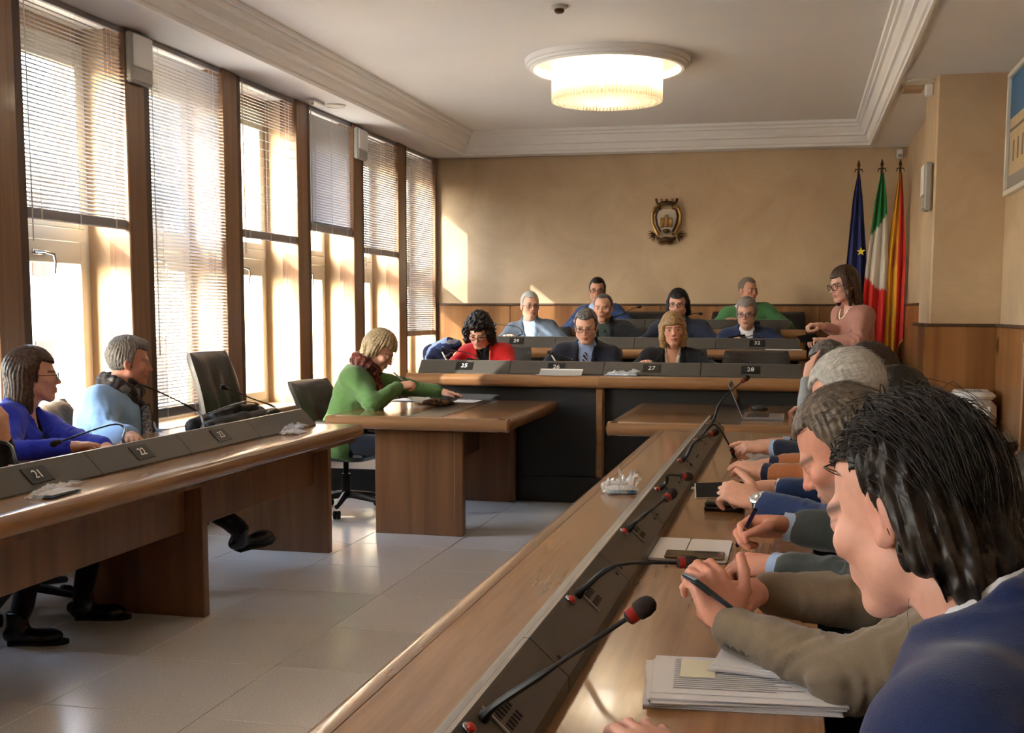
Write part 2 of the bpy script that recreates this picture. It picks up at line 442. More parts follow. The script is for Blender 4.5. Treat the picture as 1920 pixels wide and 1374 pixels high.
# venetian blinds, slat by slat
def slat_mesh(w, L, name):
    mb = MB(); pr = []
    for k in range(5):
        u = (k/4-.5)*w; pr.append((u, .0018*(1-(2*u/w)**2)))
    vs = []; fs = []
    for yy in (-L/2, L/2):
        vs += [(u, yy, v) for u, v in pr] + [(u, yy, v-.0006) for u, v in pr[::-1]]
    for j in range(10): fs.append((j, (j+1) % 10, (j+1) % 10+10, j+10))
    fs += [tuple(range(10)), tuple(range(10, 20))[::-1]]
    mb.add(vs, fs)
    me = mb.mesh(name, smooth=True); me.materials.append(M['slat']); return me
SLAT = slat_mesh(.0255, .958, 'slat')
def blind(i, zbot, tilt, label, gaps=(), group='venetian blinds in the window bays'):
    a, b = bay0(i), bay1(i); yc = (a+b)/2; X = -3.985
    r = thing('venetian_blind', label, 'blind', (X, yc, zbot), group)
    part('head_rail', MB().box(X-.016, X+.016, a+.004, b-.004, SOF-.035, SOF-.002, .003), 'blind_rail', r)
    part('bottom_rail', MB().box(X-.014, X+.014, a+.006, b-.006, zbot, zbot+.06, .006), 'blind_rail', r)
    pitch = .0225; top = SOF-.05; z = zbot+.072; k = 0; rnd = random.Random(i*7+1)
    while z < top:
        if not any(g0 < z < g1 and k % 3 for g0, g1 in gaps):
            s = bpy.data.objects.new('slat', SLAT); COL.objects.link(s); s.parent = r
            s.location = (0, 0, z-zbot); s.rotation_euler = (0, math.radians(tilt + rnd.uniform(-1.5, 1.5)), 0)
        z += pitch; k += 1
    for yy in (a+.13, yc, b-.13):
        c = MB(); c.tube([(X+.0135, yy, zbot+.01), (X+.0135, yy, top+.03)], .0011, 5); c.tube([(X-.0135, yy, zbot+.01), (X-.0135, yy, top+.03)], .0011, 5)
        c.box(X-.0155, X+.0155, yy-.006, yy+.006, zbot-.002, zbot+.062)
        part('ladder_cord', c, 'cord_white', r)
    part('tilt_wand', MB().tube([(X+.02, a+.035, top+.03), (X+.024, a+.037, zbot-.12 if zbot > 1.5 else zbot+.4)], .0035, 6), 'cord_white', r)
    return r
blind(1, 1.875, 38, 'raised blind with open slats in the window nearest the camera')
blind(2, .70, -26, 'pale full length blind behind the man in the grey scarf', )
blind(3, 1.925, 10, 'raised blind with sparse gappy slats above the high leather chair', gaps=((2.25, 2.78),))
blind(4, 2.055, -52, 'raised blind with closed grey slats below the round ceiling plate')
blind(5, 1.925, 50, 'raised half open blind on the post with the smaller white wall lamp')
blind(6, 1.12, 48, 'long blind in the last window beside the back wall')
for k, lab in ((0, 'raised blind in the first window beyond the left edge of the view'), (-1, 'raised blind in the second window beyond the left edge of the view'), (-2, 'raised blind in the third window beyond the left edge of the view'), (-3, 'raised blind in the fourth window beyond the left edge of the view'), (-4, 'raised blind in the fifth window beyond the left edge of the view')): blind(k, 1.30 if k == 0 else .70, -30, lab)  # unseen blinds, added and let down to keep sun streaks off the floor

# back wall, right walls and pillar
struct('wall_back', MB().box(-4.45, XR+.1, BACK, BACK+.15, -.1, SOF+.3), 'plaster', 'ochre mottled plaster back wall')
struct('wall_right', MB().box(XR, XR+.15, FRONT, BACK, -.1, SOF+.3), 'plaster', 'ochre plaster right wall')
struct('wall_right_recess', MB().box(1.06, XR+.02, 9.70, BACK, -.1, SOF+.1), 'plaster', 'ochre wall of the recess behind the flags')
struct('wall_pillar', MB().box(.935, XR+.02, 8.95, 9.72, -.1, SOF+.1, .012), 'plaster', 'ochre plaster pillar')
struct('wall_front', MB().box(-4.45, XR+.15, FRONT-.15, FRONT, -.1, SOF+.3), 'plaster', 'plaster wall behind the camera')
def wainscot(name, x0, x1, y0, y1, z0, z1, n, along, nrm, label):
    """n veneer panels with open joints and a dark cap rail"""
    w = struct_empty(name, ((x0+x1)/2, (y0+y1)/2, z0), label)
    for k in range(n):
        g = .0025
        if along == 'x':
            a = x0+(x1-x0)*k/n+g; b = x0+(x1-x0)*(k+1)/n-g; mb = MB().box(a, b, y0, y1, z0, z1, .003)
        else:
            a = y0+(y1-y0)*k/n+g; b = y0+(y1-y0)*(k+1)/n-g; mb = MB().box(x0, x1, a, b, z0, z1, .003)
        part('panel', mb, 'wood_wainscot', w)
    e = .012
    part('cap_rail', MB().box(x0-(e if nrm == '-x' else 0), x1, y0-(e if nrm == '-y' else 0), y1, z1, z1+.022, .004), 'wood_dark', w)
    return w
wainscot('trim_wainscot_back', -3.94, 1.06, BACK-.022, BACK, .0, 1.45, 6, 'x', '-y', 'veneer wainscot along the back wall')
wainscot('trim_wainscot_pillar', .905, XR-.005, 8.922, 8.95, .0, 1.29, 1, 'x', '-y', 'veneer wainscot on the pillar')
wainscot('trim_wainscot_pillar_side', .905, .935, 8.955, 9.72, .0, 1.29, 1, 'y', '-x', 'veneer wainscot on the side of the pillar')
wainscot('trim_wainscot_right', XR-.025, XR, FRONT, 8.915, .0, 1.29, 12, 'y', '-x', 'veneer wainscot on the right wall')
wainscot('trim_wainscot_recess', 1.038, 1.06, 9.73, BACK-.03, .0, 1.45, 3, 'y', '-x', 'veneer wainscot in the recess behind the flags')

# ceiling tray with a stepped cornice
OL, OR, OB = -3.56, .69, 12.40
so = MB()
so.box(-4.45, OL, FRONT, BACK, SOF, SOF+.3); so.box(OR, XR+.1, FRONT, BACK, SOF, SOF+.3); so.box(OL, OR, OB, BACK, SOF, SOF+.3); so.box(OL, OR, FRONT, -2.2, SOF, SOF+.3)
struct('ceiling_soffit', so, 'ceiling_paint', 'lower ceiling band around the raised tray')
struct('ceiling', MB().box(OL, OR, FRONT, OB, CEIL, CEIL+.1), 'ceiling_paint', 'raised grey white ceiling tray')
prof = [(0, 3.07), (0, 3.05), (.025, 3.05), (.028, 3.075), (.045, 3.08), (.06, 3.11), (.075, 3.135), (.10, 3.14), (.103, 3.165), (.125, 3.19), (.14, 3.215), (.165, 3.22), (.168, 3.245), (.20, 3.25), (.205, CEIL)]
cv = MB(); vs = []; fs = []
K = len(prof)
for t, z in prof:
    tx = t*.85; ty = t*1.15
    vs += [(OL+tx, -2.2+ty, z), (OL+tx, OB-ty, z), (OR-tx, OB-ty, z), (OR-tx, -2.2+ty, z)]
for k in range(K-1):
    for j in range(4):
        a, b = k*4+j, k*4+(j+1) % 4; fs.append((a, b, b+4, a+4))
cv.add(vs, fs)
struct('trim_cornice', cv, 'ceiling_paint', 'stepped plaster cornice around the ceiling tray')

# opposite house and street outside
plain('facade', srgb(226, 208, 176), 0.8, noise=0.06, nscale=3)
plain('facade_ochre', srgb(206, 160, 96), 0.8, noise=0.1, nscale=2)
plain('shutter', srgb(96, 70, 52), 0.6)
plain('paving', srgb(190, 184, 172), 0.85, noise=0.08, nscale=2)
plain('dark_window', srgb(60, 62, 66), 0.15)
gnd = struct('ground', MB().box(-60, -4.6, -40, 60, -5.2, -5.0), 'paving', 'street paving outside the windows')
def house(x, y0, y1, z1, wall, label, cols, rows):
    h = thing('building', label, 'building', (x-3, (y0+y1)/2, -5))
    part('wall', MB().box(x-6, x, y0, y1, -5, z1), wall, h)
    part('cornice', MB().box(x-6, x+.35, y0-.2, y1+.2, z1, z1+.3), 'white_paint', h)
    for c in range(cols):
        yc = y0+(y1-y0)*(c+.5)/cols
        for r in range(rows):
            zc = -3.4+r*3.2
            f = part('window', MB().box(x, x+.06, yc-.65, yc+.65, zc-.95, zc+.95), 'white_paint', h)
            part('pane', MB().box(x+.06, x+.07, yc-.5, yc+.5, zc-.8, zc+.8), 'dark_window', f)
            for sgn in (-1, 1):
                part('shutter', MB().box(x+.01, x+.09, yc+sgn*.66, yc+sgn*1.25, zc-.9, zc+.9), 'shutter', h)
house(-16, 16.5, 30, 4.2, 'facade', 'cream house opposite seen through the far windows', 4, 3)
house(-14.5, 6, 16.2, 3.4, 'facade_ochre', 'ochre house opposite seen through the near windows', 3, 3)

# ------------------------------------------------------------------ desks and consoles
def bull(u0, u1, z0, z1, n=6):
    """outline of a board: flat back at u0, half round nose at u1"""
    r = (z1-z0)/2; zc = (z0+z1)/2; s = 1 if u1 > u0 else -1; pts = [(u0, z0)]
    for k in range(n+1):
        a = -PI/2+PI*k/n; pts.append((u1-s*r*.8+s*r*.8*math.cos(a), zc+r*math.sin(a)))
    return pts + [(u0, z1)]
TZ = .75
# left row
ld = thing('desk_row', 'long brown wooden desk row with consoles along the windows', 'desk', (-2.85, 4.0, 0))
part('table_top', MB().box(-3.30, -2.47, 1.9, 6.20, TZ-.04, TZ, .002), 'wood_top', ld)
part('front_rim', MB().prism(bull(-2.47, -2.395, TZ-.075, TZ), 1.9, 6.27), 'wood_rim_y', ld, True)
part('end_rim', MB().prism(bull(6.20, 6.275, TZ-.075, TZ), -3.30, -2.472, 'x'), 'wood_rim', ld, True)
part('under_strip', MB().box(-3.26, -2.43, 1.95, 6.225, TZ-.095, TZ-.075), 'wood_panel', ld)
for y in (1.87, 3.33, 4.81, 6.27):
    part('side_panel', MB().box(-3.21, -2.595, y-.05, y, 0, TZ-.095, .004), 'wood_panel', ld)
for y0, y1 in ((1.88, 3.27), (3.34, 4.75), (4.82, 6.21)):
    part('modesty_panel', MB().box(-2.70, -2.675, y0, y1, .40, TZ-.095, .003), 'wood_panel', ld)
# right row
rd = thing('desk_row', 'long brown wooden desk row in the right foreground', 'desk', (-.35, 3.5, 0))
part('table_top', MB().box(-.685, .06, .35, 6.32, TZ-.04, TZ, .002), 'wood_top', rd)
part('front_rim', MB().prism(bull(-.685, -.742, TZ-.075, TZ), .35, 6.35), 'wood_rim_y', rd, True)
part('end_rim', MB().prism(bull(6.32, 6.38, TZ-.075, TZ), -.69, .06, 'x'), 'wood_rim', rd, True)
part('under_strip', MB().box(-.70, .03, .4, 6.34, TZ-.095, TZ-.075), 'wood_panel', rd)
for y in (.5, 1.95, 3.4, 4.85, 6.3):
    part('side_panel', MB().box(-.54, -.02, y-.05, y, 0, TZ-.095, .004), 'wood_panel', rd)
for y0, y1 in ((.51, 1.89), (1.96, 3.34), (3.41, 4.79), (4.86, 6.24)):
    part('modesty_panel', MB().box(-.48, -.455, y0, y1, .40, TZ-.095, .003), 'wood_panel', rd)
# the two clerks' tables
def clerk_table(x0, x1, y0, y1, px0, px1, label, ix0, ix1):
    t = thing('clerk_table', label, 'table', ((px0+px1)/2, (y0+y1)/2, 0))
    e = .07
    part('table_top', MB().box(x0+e, x1-e, y0+e, y1, TZ-.04, TZ, .002), 'wood_top_x', t)
    part('front_rim', MB().prism(bull(y0+e, y0, TZ-.08, TZ), x0+.01, x1-.01, 'x'), 'wood_rim', t, True)
    part('side_rim', MB().prism(bull(x1-e, x1, TZ-.08, TZ), y0+.02, y1), 'wood_rim_y', t, True)
    part('side_rim', MB().prism(bull(x0+e, x0, TZ-.08, TZ), y0+.02, y1), 'wood_rim_y', t, True)
    part('inlay_strip', MB().box(ix0, ix1, y0+e, y1-.01, TZ, TZ+.0015), 'leather_inlay', t)
    part('pedestal', MB().box(px0, px1, y0+.16, y0+.21, 0, TZ-.06, .004), 'wood_panel', t)
    part('pedestal', MB().box(px0, px1, y1+.02, y1+.07, 0, TZ-.06, .004), 'wood_panel', t)
    part('edge_post', MB().box(px1-.055, px1+.005, y0+.152, y0+.215, 0, TZ-.06, .008), 'wood_panel', t)
    part('edge_post', MB().box(px1-.055, px1+.005, y1+.012, y1+.075, 0, TZ-.06, .008), 'wood_panel', t)
    part('apron', MB().box((px0+px1)/2-.02, (px0+px1)/2+.02, y0+.21, y1+.02, .38, TZ-.06), 'wood_panel', t)
    return t
clerk_table(-2.83, -1.655, 6.72, 8.22, -2.555, -1.985, 'brown wooden table with pedestal sides before the woman in green', -2.32, -2.10)
clerk_table(-1.075, .09, 6.72, 8.22, -.80, -.23, 'brown wooden table carrying the laptop', -.50, -.30)

# stepped podium with three bench rows
def tier(name, y0, y1, z, label):
    return struct(name, MB().box(-3.94, .10, y0, y1, -.05, z, .004), 'podium_black', label)
tier('floor_platform', 8.42, 9.98, .18, 'first podium step'); tier('floor_platform', 9.98, 11.38, .33, 'second podium step'); tier('floor_platform', 11.38, BACK-.03, .48, 'third podium step')
def bench(y, z, zf, x0, x1, posts, label, seams):
    """front rim at y, table height z, standing on level zf"""
    b = thing('bench_desk', label, 'desk', ((x0+x1)/2, y+.3, zf))
    part('table_top', MB().box(x0+.04, x1-.04, y+.07, y+.62, z-.04, z, .002), 'wood_top_x', b)
    xs = [x0]+seams+[x1]
    for k in range(len(xs)-1):
        part('front_rim', MB().prism(bull(y+.07, y, z-.088, z), xs[k]+.001, xs[k+1]-.001, 'x'), 'wood_rim', b, True)
    part('front_panel', MB().box(x0+.06, x1-.02, y+.13, y+.15, zf if zf > .2 else .0, z-.088, .002), 'podium_black', b)
    part('plinth', MB().box(x0+.06, x1-.02, y+.115, y+.13, zf if zf > .2 else 0, (zf if zf > .2 else 0)+.19, .003), 'podium_black', b)
    for px in posts:
        part('post', MB().box(px-.03, px+.03, y+.075, y+.132, (zf if zf > .2 else .19), z-.088, .014), 'wood_rim', b)
    return b
bench(8.195, .935, .18, -2.80, .085, [-1.362, .05, -2.74], 'front podium bench with a black front and honey wood rim', [-1.36])
bench(9.90, 1.075, .33, -2.80, .085, [-1.2, .05], 'middle podium bench between the first and last rows', [-1.2])
bench(11.30, 1.222, .48, -2.24, .085, [-2.18, .05], 'rear podium bench nearest the back wall', [])

# delegate consoles: one per seat
def console(origin, ux, length, label, number=None, mic=None, side=None, desk_face=True, group=None, ring='red_ring', big=False):
    """origin: centre of the outer bottom edge; ux: world direction from the outer face towards the sitter;
    the module runs 'length' along the perpendicular; mic: world points of the gooseneck"""
    o = Vector(origin); u = Vector(ux).normalized(); w = Vector((0, 0, 1)).cross(u)      # w: along the desk
    r = thing('conference_console', label, 'console', o, group)
    h = length/2-.002
    pr = [(0, 0), (0, .008), (.082, .092), (.094, .092), (.155, .036), (.162, .03), (.162, 0)]
    def P(a, b, c): return o+u*a+w*b+Vector((0, 0, c))
    mb = MB(); n = len(pr)
    mb.add([P(a, -h, c) for a, c in pr]+[P(a, h, c) for a, c in pr], [tuple(range(n)), tuple(range(n, 2*n))[::-1]]+[(i, i+n, (i+1) % n+n, (i+1) % n) for i in range(n)])
    part('housing', mb, 'console', r)
    e = MB(); e.add([P(.083, -h, .0925), P(.083, h, .0925), P(.0925, h, .0932), P(.0925, -h, .0932)], [(0, 1, 2, 3)])
    part('top_strip', e, 'console_strip', r)
    nf = Vector(u*-.084+Vector((0, 0, .082))).normalized(); sl = Vector(u*.082+Vector((0, 0, .084))).normalized()
    if number:
        c0 = P(.042, 0, .051)+nf*.0015
        pl = MB().box(-.065, .065, -.037, .037, -.0015, .0025, .001).xform(frame4(c0, -w, sl))
        p = part('number_plate', pl, 'plate_black' if big else 'console_dark', r)
        part('number', text_mb(number, .052, frame4(c0+nf*.0032, -w, sl)), 'print_white', p)
    # sitter's face: socket, button, loudspeaker slots, screws
    fn = Vector(u*.056+Vector((0, 0, .061))).normalized(); fs_ = Vector(u*.061-Vector((0, 0, .056))).normalized()
    def Q(a, b, lift=0.0): return o+u*.0945+Vector((0, 0, .0925))+fs_*a+w*b+fn*lift
    wo = w if side is None else w*side
    if desk_face:
        k = MB()
        for rr_ in range(2):
            for cc in range(6):
                q = Q(.036+rr_*.022, 0)+wo*(.035+.014*cc)*1.0
                k.add([tuple(v) for v in MB().box(-.007, .007, -.0035, .0035, -.001, .0012).xform(frame4(q, fs_, w)).v], [(0,1,3,2),(4,6,7,5),(0,4,5,1),(2,3,7,6),(0,2,6,4),(1,5,7,3)])
        part('speaker_slots', k, 'plate_black', r)
        b = MB().lathe([(.012, 0), (.012, .004), (.008, .005)], n=14).xform(frame4(Q(.014, 0)-wo*.06, w, fn.cross(w)))
        part('button_ring', b, 'chrome', r, True)
        b = MB().lathe([(.008, .003), (.0075, .009), (.004, .011)], n=12).xform(frame4(Q(.014, 0)-wo*.06, w, fn.cross(w)))
        part('button', b, 'red_button', r, True)
        part('socket_plate', MB().box(-.004, .062, -.002, .002, 0, .003).xform(frame4(Q(.012, 0)+wo*.024, fs_, w)), 'console_strip', r)
        for sg in (-1, 1): part('screw', MB().lathe([(.005, 0), (.004, .003)], n=8).xform(frame4(Q(.06, 0)+w*sg*(h-.03), w, fn.cross(w))), 'console_dark', r)
    if mic:
        base = Q(.02, 0)+wo*.0
        pts = [base-fn*.002, base+fn*.03] + [Vector(p) for p in mic]
        # smooth the path
        sm = []
        for i in range(len(pts)-1):
            p0 = pts[max(i-1, 0)]; p1 = pts[i]; p2 = pts[i+1]; p3 = pts[min(i+2, len(pts)-1)]
            for t in (0, .25, .5, .75):
                sm.append(.5*((2*p1)+(p2-p0)*t+(2*p0-5*p1+4*p2-p3)*t*t+(3*p1-p0-3*p2+p3)*t**3))
        sm.append(pts[-1])
        ns = len(sm); rad = [.0095 if i < 3 else (.0062 if i < ns*.55 else .0036) for i in range(ns)]
        part('gooseneck', MB().tube(sm, rad, 8), 'black_plastic', r, True)
        d = (sm[-1]-sm[-3]).normalized(); q = d.orthogonal().normalized()
        fm = frame4(sm[-1], q, d.cross(q))
        hd = MB().lathe([(.004, -.004), (.010, -.001), (.0105, .012), (.0135, .016), (.0145, .028), (.012, .038), (.006, .043), (.001, .044)], n=14).xform(fm)
        hm = part('microphone_head', hd, 'foam', r, True)
        part('light_ring', MB().lathe([(.0112, .0), (.0116, .002), (.0116, .011), (.0112, .013)], n=14).xform(fm), ring, hm, True)
    return r
# right row: seen from the sitters' side
RM = [((-.31, 1.535, .915), (-.215, 1.56, .981)), ((-.33, 2.23, .905), (-.215, 2.27, .907)), ((-.36, 2.95, .885), (-.32, 3.0, .915)),
      ((-.39, 3.72, .875), (-.35, 3.75, .87)), ((-.37, 4.46, .90), (-.316, 4.5, .927)), ((-.34, 5.2, .90), (-.268, 5.25, .785)), ((-.36, 5.93, .95), (-.258, 5.95, 1.047))]
ordn = ['nearest the camera', 'second from the camera', 'beside the open notebook', 'beside the man writing with a pen', 'beside the man with the wristwatch', 'beside the rust sleeve', 'at the far end by the laptop table']
for k in range(7):
    y = 1.54+.73*k
    console((-.525, y, TZ), (1, 0, 0), .73, 'dark grey microphone console on the right desk, '+ordn[k], mic=[Vector(p)+Vector((0, 0, 0)) for p in RM[k]], side=1)
console((-.525, .81, TZ), (1, 0, 0), .73, 'dark grey microphone console on the right desk just below the picture edge')
# left row: seen from the room side
LM = {'21': [(-2.86, 3.80, .90), (-2.95, 3.72, .90), (-3.0, 3.60, .86)], '22': [(-2.84, 4.55, .885), (-2.90, 4.53, .897), (-3.02, 4.35, .841)],
      '23': [(-2.86, 5.22, .90), (-2.98, 5.09, 1.0), (-3.05, 5.0, 1.049)], '': [(-2.86, 6.1, .85), (-2.95, 6.02, .90), (-3.05, 5.91, .962)]}
for num, y, lab in (('21', 3.70, 'dark console numbered 21 on the left desk'), ('22', 4.395, 'dark console numbered 22 before the man in pale blue'), ('23', 5.09, 'dark console numbered 23 before the black bag'), ('', 5.785, 'dark console with a hidden number at the far end of the left desk')):
    console((-2.625, y, TZ), (-1, 0, 0), .695, lab, number=num or None, mic=LM[num], side=-1, ring='black_plastic')
console((-2.625, 3.005, TZ), (-1, 0, 0), .695, 'dark console at the left picture edge')
# podium rows
PM = {'25': [(-2.34, 8.56, 1.02), (-2.42, 8.60, 1.07), (-2.616, 8.62, 1.098)], '26': [(-1.62, 8.56, 1.03), (-1.68, 8.6, 1.056), (-1.783, 8.62, 1.078)],
      '27': [(-1.02, 8.56, 1.0), (-.99, 8.62, 1.05), (-.97, 8.68, 1.08)], '28': [(-.31, 8.56, 1.02), (-.42, 8.6, 1.055), (-.59, 8.62, 1.058)]}
for num, x in (('25', -2.392), ('26', -1.697), ('27', -1.002), ('28', -.307)):
    who = {'25': 'before the woman in red', '26': 'behind the grey name stand', '27': 'before the woman in a black jacket', '28': 'before the empty front seat'}[num]
    console((x, 8.305, .935), (0, 1, 0), .695, 'black console numbered %s on the front bench, %s' % (num, who), number=num, mic=PM[num], desk_face=True, big=True, ring='black_plastic')
QM = {'29': [(-2.40, 10.26, 1.19), (-2.46, 10.3, 1.25), (-2.66, 10.32, 1.27)], '30': None, '31': None, '32': [(-.29, 10.26, 1.17), (-.31, 10.3, 1.205), (-.43, 10.32, 1.17)]}
for num, x in (('29', -2.405), ('30', -1.71), ('31', -1.015), ('32', -.32)):
    who = {'29': 'before the man in a grey jacket', '30': 'before the balding man', '31': 'behind the woman in a black jacket', '32': 'before the man with blue glasses'}[num]
    console((x, 10.01, 1.075), (0, 1, 0), .695, 'black console on the middle bench %s' % who, number=num if num in ('29', '32') else None, mic=QM[num], big=True, ring='black_plastic')
for k, (x, num, lab, mc) in enumerate(((-1.79, None, 'before the man in a blue sweater', [(-1.70, 11.66, 1.36), (-1.62, 11.7, 1.41), (-1.56, 11.72, 1.43)]), (-1.10, None, 'in the middle of the rear bench', [(-1.05, 11.66, 1.35), (-.99, 11.7, 1.37), (-.95, 11.72, 1.37)]), (-.41, '35', 'before the man in green', None))):
    console((x, 11.41, 1.222), (0, 1, 0), .69, 'black console on the rear bench ' + lab, number=num, mic=mc, big=True, ring='black_plastic')

# ------------------------------------------------------------------ figures: signed-distance sculpting
def V3(*a): return np.array(a, dtype=np.float64)
def nrm(v): v = np.asarray(v, float); return v/(np.linalg.norm(v)+1e-12)
def smin(a, b, k):
    if k <= 0: return np.minimum(a, b)
    h = np.clip(.5+.5*(b-a)/k, 0, 1); return b+(a-b)*h-k*h*(1-h)
class Field:
    def __init__(s, lo, hi, vox):
        s.vox = vox; s.lo = np.array(lo, float)-vox*2
        s.n = np.maximum(np.ceil((np.array(hi, float)+vox*2-s.lo)/vox).astype(int)+1, 4)
        s.D = np.full(tuple(s.n), 9.0, np.float32)
        s.ax = [(s.lo[i]+vox*np.arange(s.n[i])).astype(np.float32) for i in range(3)]
    def sl(s, lo, hi):
        a = np.clip(np.floor((np.array(lo)-s.lo)/s.vox).astype(int), 0, s.n); b = np.clip(np.ceil((np.array(hi)-s.lo)/s.vox).astype(int)+1, 0, s.n)
        if np.any(b <= a): return None, None
        q = tuple(slice(a[i], b[i]) for i in range(3))
        g = (s.ax[0][q[0]][:, None, None], s.ax[1][q[1]][None, :, None], s.ax[2][q[2]][None, None, :])
        return q, g
    def op(s, fn, lo, hi, k=0.0, mode='add', pad=None):
        pd = (k+3*s.vox) if pad is None else pad
        q, g = s.sl(np.array(lo)-pd, np.array(hi)+pd)
        if q is None: return s
        d = fn(*g).astype(np.float32)
        if mode == 'add': s.D[q] = smin(s.D[q], d, k)
        elif mode == 'sub': s.D[q] = -smin(-s.D[q], d, k)
        elif mode == 'disp': s.D[q] = s.D[q]+d
        return s
    def cap(s, a, b, r1, r2=None, k=0.01, mode='add'):
        r2 = r1 if r2 is None else r2; a = np.asarray(a, float); b = np.asarray(b, float); ba = b-a; L2 = max((ba*ba).sum(), 1e-12)
        def fn(x, y, z):
            px, py, pz = x-a[0], y-a[1], z-a[2]
            h = np.clip((px*ba[0]+py*ba[1]+pz*ba[2])/L2, 0, 1)
            return np.sqrt((px-h*ba[0])**2+(py-h*ba[1])**2+(pz-h*ba[2])**2)-(r1+(r2-r1)*h)
        R = max(r1, r2); return s.op(fn, np.minimum(a, b)-R, np.maximum(a, b)+R, k, mode)
    def ell(s, c, r, Rm=None, k=0.01, mode='add'):
        c = np.asarray(c, float); r = np.asarray(r, float)
        def fn(x, y, z):
            px, py, pz = x-c[0], y-c[1], z-c[2]
            if Rm is not None:
                px, py, pz = (Rm[0, 0]*px+Rm[1, 0]*py+Rm[2, 0]*pz, Rm[0, 1]*px+Rm[1, 1]*py+Rm[2, 1]*pz, Rm[0, 2]*px+Rm[1, 2]*py+Rm[2, 2]*pz)
            k0 = np.sqrt((px/r[0])**2+(py/r[1])**2+(pz/r[2])**2); k1 = np.sqrt((px/r[0]**2)**2+(py/r[1]**2)**2+(pz/r[2]**2)**2)
            return k0*(k0-1)/np.maximum(k1, 1e-6)
        R = r.max() if Rm is not None else r
        return s.op(fn, c-R, c+R, k, mode)
    def chain(s, pts, rad, k=0.01, mode='add'):
        for i in range(len(pts)-1): s.cap(pts[i], pts[i+1], rad[i], rad[i+1], k, mode)
        return s
    def mesh(s):
        """naive surface nets"""
        D = s.D; S = D < 0
        c = np.zeros(tuple(s.n-1), np.uint8)
        sl = lambda a, d: slice(d, a-1+d)
        for dx in (0, 1):
            for dy in (0, 1):
                for dz in (0, 1): c += S[sl(s.n[0], dx), sl(s.n[1], dy), sl(s.n[2], dz)]
        mask = (c > 0) & (c < 8); idx = np.argwhere(mask)
        if len(idx) == 0: return np.zeros((0, 3)), np.zeros((0, 4), int)
        ids = np.full(mask.shape, -1, np.int32); ids[mask] = np.arange(len(idx))
        acc = np.zeros((len(idx), 3)); cnt = np.zeros(len(idx))
        cor = {}
        for dx in (0, 1):
            for dy in (0, 1):
                for dz in (0, 1): cor[(dx, dy, dz)] = D[idx[:, 0]+dx, idx[:, 1]+dy, idx[:, 2]+dz].astype(float)
        for a in cor:
            for ax in range(3):
                if a[ax]: continue
                b = list(a); b[ax] = 1; b = tuple(b); da, db = cor[a], cor[b]; m = (da < 0) != (db < 0)
                t = np.where(m, da/np.where(m, da-db, 1), 0)
                p = np.array(a, float)[None, :].repeat(len(idx), 0); p[:, ax] += t
                acc[m] += p[m]; cnt[m] += 1
        V = s.lo+(idx+acc/cnt[:, None])*s.vox
        F = []
        for ax in range(3):
            o1, o2 = [(1, 2), (2, 0), (0, 1)][ax]
            lo_ = [slice(None)]*3; hi_ = [slice(None)]*3; lo_[ax] = slice(0, -1); hi_[ax] = slice(1, None)
            A = S[tuple(lo_)]; B = S[tuple(hi_)]; e = np.argwhere(A != B)
            ok = (e[:, o1] > 0) & (e[:, o2] > 0) & (e[:, o1] < s.n[o1]-1) & (e[:, o2] < s.n[o2]-1); e = e[ok]
            if not len(e): continue
            fl = A[e[:, 0], e[:, 1], e[:, 2]]
            def g(d1, d2):
                q = e.copy(); q[:, o1] -= d1; q[:, o2] -= d2; return ids[q[:, 0], q[:, 1], q[:, 2]]
            quad = np.stack([g(1, 1), g(0, 1), g(0, 0), g(1, 0)], 1)
            quad[~fl] = quad[~fl][:, ::-1]; F.append(quad)
        F = np.concatenate(F); F = F[(F >= 0).all(1)]
        return V, F
def np_mesh(name, V, F, col=None, smooth=True):
    me = bpy.data.meshes.new(name)
    me.vertices.add(len(V)); me.vertices.foreach_set('co', np.ascontiguousarray(V, np.float32).ravel())
    n = len(F); me.loops.add(n*4); me.loops.foreach_set('vertex_index', np.ascontiguousarray(F, np.int32).ravel())
    me.polygons.add(n); me.polygons.foreach_set('loop_start', np.arange(0, n*4, 4, dtype=np.int32)); me.polygons.foreach_set('loop_total', np.full(n, 4, np.int32))
    if smooth: me.polygons.foreach_set('use_smooth', np.ones(n, bool))
    me.update(calc_edges=True)
    if col is not None:
        at = me.color_attributes.new('Col', 'FLOAT_COLOR', 'POINT')
        c4 = np.ones((len(V), 4), np.float32); c4[:, :3] = col; at.data.foreach_set('color', c4.ravel())
    return me
def lin(c): return np.array(srgb(*c)[:3])
def wob(x, y, z, f, ph=0.0):
    return np.sin(f*x+1.7*np.sin(f*.61*y+ph)+ph)*np.sin(f*.83*y+1.3*np.sin(f*.57*z+2*ph)+1.1)*np.sin(f*.91*z+1.9*np.sin(f*.47*x)+.7*ph)

